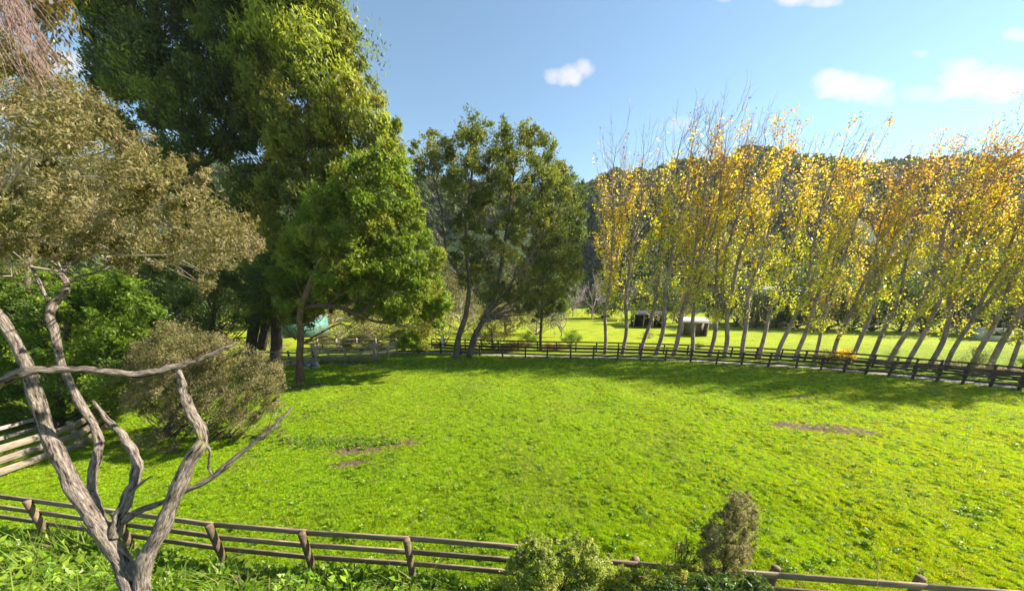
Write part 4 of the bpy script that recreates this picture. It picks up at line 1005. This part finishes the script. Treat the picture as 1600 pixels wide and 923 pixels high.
WH = {860: 'behind the dark conifer', 810: 'behind the right side of the twin-trunked tree', 770: 'behind the middle of the twin-trunked tree', 700: 'behind the left side of the twin-trunked tree', 650: 'behind the right tip of the bright evergreen',
      600: 'behind the hanging branch of the bright evergreen', 560: 'beyond the middle of the double gate', 520: 'beyond the left gate post', 470: 'right behind the teal shed', 400: 'left of the teal shed', 320: 'behind the shaded understory tree', 230: 'between the bright shrub tree and the tall evergreens', 120: 'behind the bright shrub tree', 0: 'behind the trees at the left edge'}
for k_, (kd, u, v, w_, h_) in enumerate(FT_):
    if u > 930:
        n_ = int(np.argmin([abs(q - u + 18) for q in pop_u])); where = f'seen between the {ORD[n_]} and {ORD[min(n_ + 1, 26)]} poplars'
    else: where = WH[u]
    px_place(kd, 'field_tree', f'{nm[kd]} beyond the field, {where}', 'tree', u, v, w_, h_, 'trees in the tree line beyond the far field')

# bush on the hills: one mass
def instancer(name, P, rot, scl, idx, col_meshes, label=None, cat=None):
    me = bpy.data.meshes.new(name); me.vertices.add(len(P)); me.vertices.foreach_set('co', np.asarray(P, np.float32).ravel())
    for an, ty, dat, key in (('rot', 'FLOAT_VECTOR', rot, 'vector'), ('scl', 'FLOAT_VECTOR', scl, 'vector'), ('idx', 'INT', idx, 'value')):
        a = me.attributes.new(an, ty, 'POINT'); a.data.foreach_set(key, np.asarray(dat, np.int32 if ty == 'INT' else np.float32).ravel())
    me.update()
    col = bpy.data.collections.new(name + '_kinds')
    for i_, m_ in enumerate(col_meshes):
        col.objects.link(bpy.data.objects.new(f'{name}_kind_{chr(97 + i_)}', m_))
    o = link(name, me); o['kind'] = 'stuff'
    ng = bpy.data.node_groups.new(name + '_scatter', 'GeometryNodeTree')
    ng.interface.new_socket('Geometry', in_out='INPUT', socket_type='NodeSocketGeometry')
    ng.interface.new_socket('Geometry', in_out='OUTPUT', socket_type='NodeSocketGeometry')
    n, l = ng.nodes, ng.links
    gi, go = n.new('NodeGroupInput'), n.new('NodeGroupOutput')
    ci = n.new('GeometryNodeCollectionInfo'); ci.inputs['Collection'].default_value = col
    ci.inputs['Separate Children'].default_value = True; ci.inputs['Reset Children'].default_value = True
    ip = n.new('GeometryNodeInstanceOnPoints'); ip.inputs['Pick Instance'].default_value = True
    def na(nm_, ty):
        q = n.new('GeometryNodeInputNamedAttribute'); q.data_type = ty; q.inputs['Name'].default_value = nm_; return q.outputs['Attribute']
    l.new(gi.outputs[0], ip.inputs['Points']); l.new(ci.outputs[0], ip.inputs['Instance'])
    l.new(na('idx', 'INT'), ip.inputs['Instance Index']); l.new(na('rot', 'FLOAT_VECTOR'), ip.inputs['Rotation']); l.new(na('scl', 'FLOAT_VECTOR'), ip.inputs['Scale'])
    l.new(ip.outputs[0], go.inputs[0])
    md = o.modifiers.new('scatter', 'NODES'); md.node_group = ng
    return o
def clump_mesh(seed, pal, wts, n=420, lsz=.32):
    rs_ = np.random.default_rng(seed); d = nrm(rs_.standard_normal((n, 3))); d[:, 2] = np.abs(d[:, 2]) * .9
    P = d * (rs_.uniform(.6, 1, (n, 1)) ** .5) * (1 + .18 * np.sin(d[:, :1] * 7 + seed) * np.cos(d[:, 1:2] * 6))
    P[:, 2] += .05
    m_ = leaves_mesh('wood_clump', P, d + rs_.standard_normal((n, 3)) * .5, lsz * rs_.uniform(.5, 1.2, n), .7, pick_cols(pal, wts, n, rs_, .2), rs_); m_.materials.append(M['leaf_dry']); return m_
rs = np.random.default_rng(88)
HP = np.c_[rs.uniform(-330, 460, 16000), rs.uniform(58, 245, 16000)]
hz_ = terrain(HP[:, 0], HP[:, 1])
open_ = snoise(HP[:, 0], HP[:, 1], 90, 41, 2)
keep = (hz_ > 2.5) & ((open_ < .42) | (hz_ > 30)) & (np.abs(HP[:, 0]) < 1.75 * HP[:, 1] + 30)
HP, hz_ = HP[keep], hz_[keep]
print('hill clumps', len(HP))
s_ = rs.uniform(2.0, 4.2, len(HP)) * (1 + .25 * (rs.random(len(HP)) > .9))
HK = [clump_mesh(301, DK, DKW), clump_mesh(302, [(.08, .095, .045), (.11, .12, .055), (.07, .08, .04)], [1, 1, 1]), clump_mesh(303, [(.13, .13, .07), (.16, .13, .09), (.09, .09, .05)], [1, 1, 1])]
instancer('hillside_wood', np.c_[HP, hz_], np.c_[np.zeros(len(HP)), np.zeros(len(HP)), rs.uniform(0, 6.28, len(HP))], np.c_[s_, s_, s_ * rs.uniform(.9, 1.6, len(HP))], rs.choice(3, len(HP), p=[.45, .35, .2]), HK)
# a few ridge-line trees that stand clear against the sky
for k_, (u, v, h_) in enumerate([(1490, 262, 12), (1512, 262, 9), (1040, 262, 8), (1375, 258, 8), (1290, 258, 8), (1330, 258, 7)]):
    p = at_y(u, v, 222); place('dark', 'ridge_tree', ['tallest dark conifer on the ridge behind the right-hand poplars', 'shorter dark tree on the ridge beside the tallest ridge conifer', 'dark tree on the ridge behind the third poplar', 'dark tree on the ridge behind the middle of the poplar row', 'dark tree on the ridge right of the hilltop house', 'small dark tree on the ridge, second right of the hilltop house'][k_], 'tree', (p[0], 218.), h_ * .8, h_ * 1.3)

# ---------------------------------------------------------------- buildings
def corrugated(mb, x0, x1, y0, y1, z0, z1, th=.04):
    n_ = max(6, int((x1 - x0) / .3)); xs_ = np.linspace(x0, x1, n_ * 2 + 1); zz = .03 * (np.arange(len(xs_)) % 2)
    V = np.concatenate([np.c_[xs_, np.full(len(xs_), y0), z0 + zz], np.c_[xs_, np.full(len(xs_), y1), z1 + zz], np.c_[xs_, np.full(len(xs_), y0), z0 + zz - th], np.c_[xs_, np.full(len(xs_), y1), z1 + zz - th]])
    m_ = len(xs_); k = np.arange(m_ - 1)
    Q = np.concatenate([np.stack([k, k + 1, k + 1 + m_, k + m_], 1), np.stack([k + 2 * m_, k + 3 * m_, k + 1 + 3 * m_, k + 1 + 2 * m_], 1), np.stack([k, k + 2 * m_, k + 1 + 2 * m_, k + 1], 1), np.stack([k + m_, k + 1 + m_, k + 1 + 3 * m_, k + 3 * m_], 1)])
    mb.add(V, Q)
def shed(name, label, cat, u, v, W, D, Hf, Hb, wallm, roofm, open_front=True, rz=0.0, win=0, bays=2):
    p = ground_pt(u, v); t = thing(name, label, cat, (p[0], p[1], gz(p[0], p[1])), rz)
    mb = MB(); mb.box((0, D, Hb / 2), (W, .08, Hb)); link('back_wall', mb.mesh('back_wall'), M[wallm], t)
    for sx in (-1, 1):
        mb = MB(); V = [[sx * W / 2 - .04, 0.1, 0], [sx * W / 2 - .04, D - .05, 0], [sx * W / 2 - .04, D - .05, Hb], [sx * W / 2 - .04, 0.1, Hf]]
        V = np.array(V + [[a + .08, b, c_] for a, b, c_ in V]); mb.add(V, [[0, 1, 2, 3], [7, 6, 5, 4], [0, 4, 5, 1], [1, 5, 6, 2], [2, 6, 7, 3], [3, 7, 4, 0]]); link('side_wall', mb.mesh('side_wall'), M[wallm], t)
    if open_front:
        for i_ in range(bays + 1):
            mb = MB(); mb.box((-W / 2 + .1 + (W - .2) * i_ / bays, .0, Hf / 2), (.14, .14, Hf)); link('post', mb.mesh('post'), M['fence_grey'], t)
    else:
        mb = MB(); mb.box((0, 0.04, Hf / 2), (W - .1, .08, Hf)); link('front_wall', mb.mesh('front_wall'), M[wallm], t)
        for i_ in range(win):
            x = -W / 2 + W * (i_ + .5) / win; mb = MB(); mb.box((x, -.02, Hf * .58), (W / win * .5, .06, Hf * .38)); f_ = link('window', mb.mesh('window'), M['white'], t)
            mb = MB(); mb.box((x, -.045, Hf * .58), (W / win * .5 - .12, .05, Hf * .38 - .12)); link('pane', mb.mesh('pane'), M['glass'], f_)
    mb = MB(); corrugated(mb, -W / 2 - .2, W / 2 + .2, -.35, D + .25, Hf + .08 - .02, Hb + .12); link('roof', mb.mesh('roof'), M[roofm], t)
    mb = MB(); mb.box((0, -.37, Hf + .02), (W + .4, .03, .16)); link('fascia', mb.mesh('fascia'), M[roofm], t)
    return t
shed('field_shelter', 'small pale open-fronted shelter in the far field, behind the sixth poplar', 'shed', 1084, 525, 3.4, 2.4, 1.9, 2.3, 'fence_grey', 'roof_pale', rz=-.25)
shed('dark_barn', 'wide dark open-fronted barn behind the third and fourth poplars', 'barn', 1012, 512, 5.0, 4, 2.1, 2.5, 'dark_board', 'dark_board', rz=-.2, bays=3)
shed('teal_shed', 'teal sheet-clad shed with pale roof, behind the stockyard fence', 'shed', 456, 527, 6.4, 4, 2.3, 2.6, 'teal', 'roof_pale', open_front=False, rz=.02, win=0)
shed('white_shed', 'small low white shed in the far field near the right edge', 'shed', 1556, 532, 2.6, 2.0, 1.5, 1.3, 'white', 'white', open_front=False, rz=-.4, win=1)
def house(name, label, p, W, D, Hh, Hr, wallm, roofm, rz):
    t = thing(name, label, 'house', tuple(p), rz)
    mb = MB(); mb.box((0, 0, Hh / 2 - .5), (W, D, Hh + 1)); link('wall', mb.mesh('wall'), M[wallm], t)
    mb = MB(); o_ = .5
    V = np.array([[-W / 2 - o_, -D / 2 - o_, Hh], [W / 2 + o_, -D / 2 - o_, Hh], [W / 2 + o_, D / 2 + o_, Hh], [-W / 2 - o_, D / 2 + o_, Hh], [-W / 2 - o_, 0, Hh + Hr], [W / 2 + o_, 0, Hh + Hr]])
    V[:, 2] += .03
    mb.add(V, [[0, 1, 5, 4], [2, 3, 4, 5], [3, 2, 1, 0]], [[1, 2, 5], [3, 0, 4]]); link('roof', mb.mesh('roof'), M[roofm], t)
    for i_ in range(4):
        x = -W / 2 + W * (i_ + .5) / 4; mb = MB(); mb.box((x, -D / 2 - .02, Hh * .55), (W / 6, .08, Hh * .4)); f_ = link('window', mb.mesh('window'), M['white'], t)
        mb = MB(); mb.box((x, -D / 2 - .05, Hh * .55), (W / 6 - .2, .08, Hh * .4 - .2)); link('pane', mb.mesh('pane'), M['glass'], f_)
    return t
p = ground_pt(1246, 514); house('white_house', 'white house with pale gabled roof glimpsed through the middle of the poplars', (p[0], p[1] + 8, 0), 9, 6, 5.2, 1.6, 'white', 'white', -.3)
p = ground_pt(1610, 524); house('right_house', 'house with pale roof behind the field at the right edge', (p[0] + 3, p[1] + 2, 0), 9, 6, 2.4, 1.3, 'dark_board', 'white', -.5)
p = at_y(1180, 240, 214); house('hilltop_house', 'dark house with low roof on the hilltop above the poplars', (p[0], p[1], p[2] - 3.5), 17, 9, 5.0, 1.6, 'dark_board', 'dark_board', .25)

# ---------------------------------------------------------------- planting below the camera, outside the near fence
def gfoot(u, y, v=900):
    p = at_y(u, v, y); return np.array([p[0], y, gz(p[0], y)])
BL = [(.27, .33, .05), (.36, .40, .08), (.16, .22, .04), (.48, .48, .18)]
poly_tree('leafy_shrub', 'round bright leafy shrub in front of the near fence, bottom centre', gfoot(868, 4.3), [(870, 980, 0, 1), (868, 940, 0, .6)], 4.3,
          [(800, 880), (812, 856), (850, 845), (905, 843), (935, 858), (960, 885), (990, 900), (1010, 930), (1010, 1060), (760, 1060), (770, 930), (795, 905)], .55, 300, .14, 640, .040, .55, BL, [3, 3, 2, 1.5], 401, 'bark_dark', r_base=.03, limb_n=90, cat='shrub')
poly_tree('yellow_shrub', 'low yellow-green bush in front of the near fence, left of the upright bronze shrub', gfoot(1030, 4.2), [(1020, 980, 0, 1), (1020, 930, 0, .6)], 4.2,
          [(920, 930), (950, 900), (1000, 893), (1030, 882), (1060, 886), (1085, 885), (1100, 905), (1110, 1010), (920, 1010)], .45, 170, .10, 360, .030, .5, [(.38, .40, .06), (.30, .34, .05), (.42, .38, .13)], [2, 2, 1], 402, 'bark_dark', r_base=.025, limb_n=50, cat='shrub')
poly_tree('bronze_shrub', 'upright bronze-leaved shrub rising over the near fence, right of centre', gfoot(1135, 4.5), [(1130, 960, 0, 1), (1130, 900, 0, .7), (1138, 830, 0, .4), (1145, 790, 0, .2)], 4.5,
          [(1092, 880), (1096, 830), (1112, 808), (1128, 800), (1150, 772), (1168, 768), (1182, 800), (1180, 850), (1165, 890), (1150, 910), (1100, 905)], .3, 260, .065, 260, .021, .55, [(.20, .18, .09), (.30, .26, .14), (.12, .13, .05), (.42, .36, .22)], [3, 3, 2, 1.4], 403, 'bark_dark', r_base=.03, limb_n=60, cat='shrub', flat=1.3, dirv=np.array([.2, 0, 1.]), dirmix=.4)
poly_tree('russet_sprig', 'small russet twiggy sprig at the near fence, left of the upright bronze shrub', gfoot(1065, 4.5), [(1068, 940, 0, 1), (1066, 890, 0, .6)], 4.5,
          [(1045, 885), (1050, 845), (1075, 840), (1092, 860), (1095, 890), (1060, 900)], .2, 22, .09, 90, .022, .5, [(.24, .14, .06), (.22, .19, .07)], [1, 1], 404, 'bark_dark', r_base=.012, limb_n=22, cat='shrub')
poly_tree('glossy_shrub', 'dark shrub with long glossy pointed leaves in the bottom right of centre', gfoot(1110, 3.9), [(1110, 980, 0, 1), (1110, 930, 0, .6)], 3.9,
          [(1010, 922), (1040, 908), (1090, 902), (1140, 898), (1175, 902), (1200, 915), (1210, 940), (1210, 1060), (1000, 1060)], .45, 190, .11, 110, .085, .28, [(.07, .13, .025), (.10, .17, .03), (.18, .22, .06), (.05, .09, .02)], [3, 3, 1.5, 2], 405, 'bark_dark', leaf='leaf_glossy', r_base=.03, limb_n=60, cat='shrub')
t = thing('dry_flower_stem', 'single thin dry flower stem with a brown head before the near fence, bottom right', 'stem', tuple(gfoot(1372, 4.2)))
to = np.array(t.location); mb = MB(); pts = [to, at_y(1373, 960, 4.2), at_y(1371, 915, 4.2), at_y(1371, 880, 4.2)]; tube(mb, catmull(pts, 14) - to, np.linspace(.006, .003, 14), 5)
for k_ in range(7):
    a_ = at_y(1372, 890 + 7 * k_, 4.2); b_ = a_ + np.array([(-1) ** k_ * .06, rs.normal() * .02, .035]); tube(mb, catmull([a_, (a_ + b_) / 2 + [0, 0, .02], b_], 4) - to, np.linspace(.003, .0015, 4), 3)
link('stalk', mb.mesh('stalk'), M['twig'], t)
hp = at_y(1371, 879, 4.2) + rs.standard_normal((70, 3)) * [.017, .017, .022]; link('flower_head', leaves_mesh('flower_head', hp - to, None, np.full(70, .014), .5, pick_cols([(.30, .15, .07), (.4, .24, .1)], [1, 1], 70, rs), rs), M['leaf_dry'], t, kind='stuff')

# ---------------------------------------------------------------- grass
def tuft(seed, n, h, spread, wd, pal, wts, lean=.5):
    rs_ = np.random.default_rng(seed); a = rs_.uniform(0, 2 * math.pi, n); r_ = spread * np.sqrt(rs_.random(n))
    b = np.c_[r_ * np.cos(a), r_ * np.sin(a), np.full(n, -.01)]
    a2 = a + rs_.normal(0, .6, n); ln = rs_.uniform(.1, lean, n); hh = h * rs_.uniform(.5, 1.2, n)
    d = np.c_[np.cos(a2) * ln, np.sin(a2) * ln, np.ones(n)] * hh[:, None]
    s_ = np.c_[-np.sin(a2), np.cos(a2), np.zeros(n)] * wd * .5
    m = b + d * .55; tip = b + d + np.c_[np.cos(a2), np.sin(a2), np.full(n, -.5)] * (hh * ln * .5)[:, None]
    V = np.stack([b - s_, b + s_, m + s_ * .9, m - s_ * .9, tip], 1).reshape(-1, 3)
    k = np.arange(n)[:, None] * 5
    c = np.repeat(pick_cols(pal, wts, n, rs_, .15), 5, 0)
    m_ = np_mesh('tuft', V, [k + np.array([[0, 1, 2, 3]]), k + np.array([[3, 2, 4]])], col=c); m_.materials.append(M['grass']); return m_
GP = [(.25, .41, .006), (.31, .46, .008), (.19, .34, .006), (.40, .46, .02)]
GW = [4, 3, 2, .8]
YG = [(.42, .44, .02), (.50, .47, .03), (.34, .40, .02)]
TK = [tuft(501, 16, .085, .075, .011, GP, GW), tuft(502, 14, .11, .06, .012, GP, GW), tuft(503, 18, .065, .09, .013, [(.28, .42, .008), (.34, .43, .015), (.22, .36, .008)], [1, 1, 1]), tuft(504, 12, .07, .07, .03, [(.08, .17, .012), (.12, .22, .015)], [1, 1], 1.0), tuft(505, 16, .085, .075, .011, YG, [1, 1, 1]), tuft(506, 14, .07, .08, .012, YG, [1, 1, 1]), tuft(507, 15, .08, .08, .011, [(.24, .27, .07), (.34, .31, .12), (.19, .24, .05)], [2, 1, 2])]  # broad dark weed kind; its dark green also paints small shadow specks
rs = np.random.default_rng(99)
N = 470000
u = rs.uniform(-330, 1980, N); v = 520 + (1010 - 520) * rs.random(N) ** .9
dx, dy = (u - U0) / F, (v - V0) / F
dz = -SP - dy * CP; t_ = -CAM_H / dz
gx, gy = t_ * dx, t_ * (CP - dy * SP)
nearm = gy + .09 * gx
inside = (gy < fence_y(gx) - .1) & (nearm > 3.2)
outside = (gy > fence_y(gx) + 2.1) & (gx > -12)
pd = np.zeros(N)
for (c_, a_, b_, ang) in PATCH:
    ca, sa = math.cos(ang), math.sin(ang); ddx, ddy = gx - c_[0], gy - c_[1]
    pd = np.maximum(pd, 1 - ((ddx * ca + ddy * sa) / a_) ** 2 - ((-ddx * sa + ddy * ca) / b_) ** 2)
pd = pd + .9 * snoise(gx, gy, .45, 61, 3)
keep = (inside | outside) & ((nearm > 5.0) | (rs.random(N) < .35)) & (pd < .05 + .4 * rs.random(N)) & (gx > -23)
gx, gy, t_, out_ = gx[keep], gy[keep], t_[keep], outside[keep]
nA = snoise(gx, gy, .75, 62, 3); nB = snoise(gx, gy, 5, 63, 2)
kk = (nA > -.80) | (rs.random(len(gx)) < .2) | out_
gx, gy, t_, nA, nB, out_ = gx[kk], gy[kk], t_[kk], nA[kk], nB[kk], out_[kk]
zz = terrain(gx, gy)
sc_ = .62 * (np.clip(t_ / 9, .8, 5) ** .5) * (1 + .16 * nA + .08 * nB) * rs.uniform(.7, 1.3, len(gx))
sc_ = np.where(out_, sc_ * .6, sc_)
tall = (gy + .09 * gx < 5.3)
sc_ = np.where(tall, sc_ * rs.uniform(.9, 1.6, len(gx)), sc_)
idx = np.where(rs.random(len(gx)) < .06 + .06 * (nB > .3), 3, rs.integers(0, 3, len(gx)))
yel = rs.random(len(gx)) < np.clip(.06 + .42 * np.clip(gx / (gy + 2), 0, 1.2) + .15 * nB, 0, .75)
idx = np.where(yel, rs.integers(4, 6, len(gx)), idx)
nC = snoise(gx, gy, 7.5, 66, 3)
idx = np.where(rs.random(len(gx)) < np.clip(.05 + .55 * (nC - .25), .03, .5), 6, idx)
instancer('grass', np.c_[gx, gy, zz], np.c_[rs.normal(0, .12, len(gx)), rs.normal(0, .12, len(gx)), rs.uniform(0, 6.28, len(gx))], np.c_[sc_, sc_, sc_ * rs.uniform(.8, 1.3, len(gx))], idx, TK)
# rank weeds outside the near fence and in the paddock hollow
def weed(seed, n, L, pal, wts, asp, mat, up=.5):
    rs_ = np.random.default_rng(seed); a = rs_.uniform(0, 6.28, n); el = rs_.uniform(.2, 1.3, n) * up * 2
    d = nrm(np.c_[np.cos(a), np.sin(a), el]); P = d * L * rs_.uniform(.3, 1.0, (n, 1)) ; P[:, 2] *= .8; P[:, 2] += .02
    sz = L * rs_.uniform(.35, .6, n)
    m_ = leaves_mesh('weed', P, np.c_[np.zeros(n), np.zeros(n), np.ones(n)] + rs_.standard_normal((n, 3)) * .4, sz, asp, pick_cols(pal, wts, n, rs_, .2), rs_, d, .6); m_.materials.append(M[mat]); return m_
WK = [weed(601, 46, .20, [(.16, .28, .02), (.26, .37, .03), (.09, .16, .02)], [2, 2, 1.4], .50, 'leaf'), weed(602, 40, .16, [(.20, .27, .05), (.26, .28, .10), (.13, .2, .03)], [2, 1, 2], .4, 'leaf_glossy'),
      tuft(603, 40, .34, .10, .009, [(.22, .32, .04), (.32, .34, .09), (.14, .24, .03)], [3, .8, 2], .9), tuft(604, 26, .30, .12, .008, [(.42, .34, .18), (.30, .26, .12)], [1, 1], 1.1)]
N = 15000
wx_ = rs.uniform(-17, 8, N); wy_ = rs.uniform(1.6, 6.9, N); lim = 6.75 - .0 * wx_
fy = np.interp(wx_, [p_[0] for p_ in near], [p_[1] for p_ in near])
m1 = (wy_ < fy - .15) & (snoise(wx_, wy_, 1.3, 71, 2) > -.5 + .16 * np.clip(wx_ + 2, 0, 8))
wx_, wy_ = wx_[m1], wy_[m1]
px_, py_ = [], []
for k_ in range(260):
    q = ground_pt(rs.normal(520, 45), rs.normal(690, 5)); px_.append(q[0]); py_.append(q[1])
for k_ in range(500):
    q = ground_pt(rs.uniform(250, 1600), rs.uniform(640, 900)); px_.append(q[0]); py_.append(q[1])
for k_ in range(200):   # line of growth under the far fence
    f = rs.uniform(0, len(FP) - 1.01); i_ = int(f); q = FP[i_] * (1 - f + i_) + FP[i_ + 1] * (f - i_); px_.append(q[0]); py_.append(q[1] + rs.normal() * .15)
for k_ in range(160):
    f = rs.uniform(0, len(near) - 1.01); i_ = int(f); q = near[i_] * (1 - f + i_) + near[i_ + 1] * (f - i_); px_.append(q[0]); py_.append(q[1] + rs.normal() * .12)
WX, WY = np.concatenate([wx_, px_]), np.concatenate([wy_, py_])
n1 = len(wx_); s_ = np.concatenate([rs.uniform(.8, 1.7, n1) * np.where((wx_ < -1.5) & (snoise(wx_, wy_, 2.2, 72, 2) > -.1), 1.45, 1.0), rs.uniform(.5, .9, len(px_))])
idx = np.concatenate([rs.choice(4, n1, p=[.58, .36, .04, .02]), rs.choice(4, len(px_), p=[.7, .2, .08, .02])])
instancer('weeds', np.c_[WX, WY, terrain(WX, WY)], np.c_[rs.normal(0, .15, len(WX)), rs.normal(0, .15, len(WX)), rs.uniform(0, 6.28, len(WX))], np.c_[s_, s_, s_], idx, WK)

# ---------------------------------------------------------------- air
hz = MB(); hz.box((60, 420, 51), (2200, 1700, 105))
hm, hn, hl, ho_ = new_mat('haze')
pv = hn.new('ShaderNodeVolumePrincipled'); pv.inputs['Density'].default_value = .00016; pv.inputs['Color'].default_value = (.80, .88, 1.0, 1); pv.inputs['Anisotropy'].default_value = .2
hl.new(pv.outputs[0], ho_.inputs['Volume'])
link('haze', hz.mesh('haze'), hm, kind='stuff')
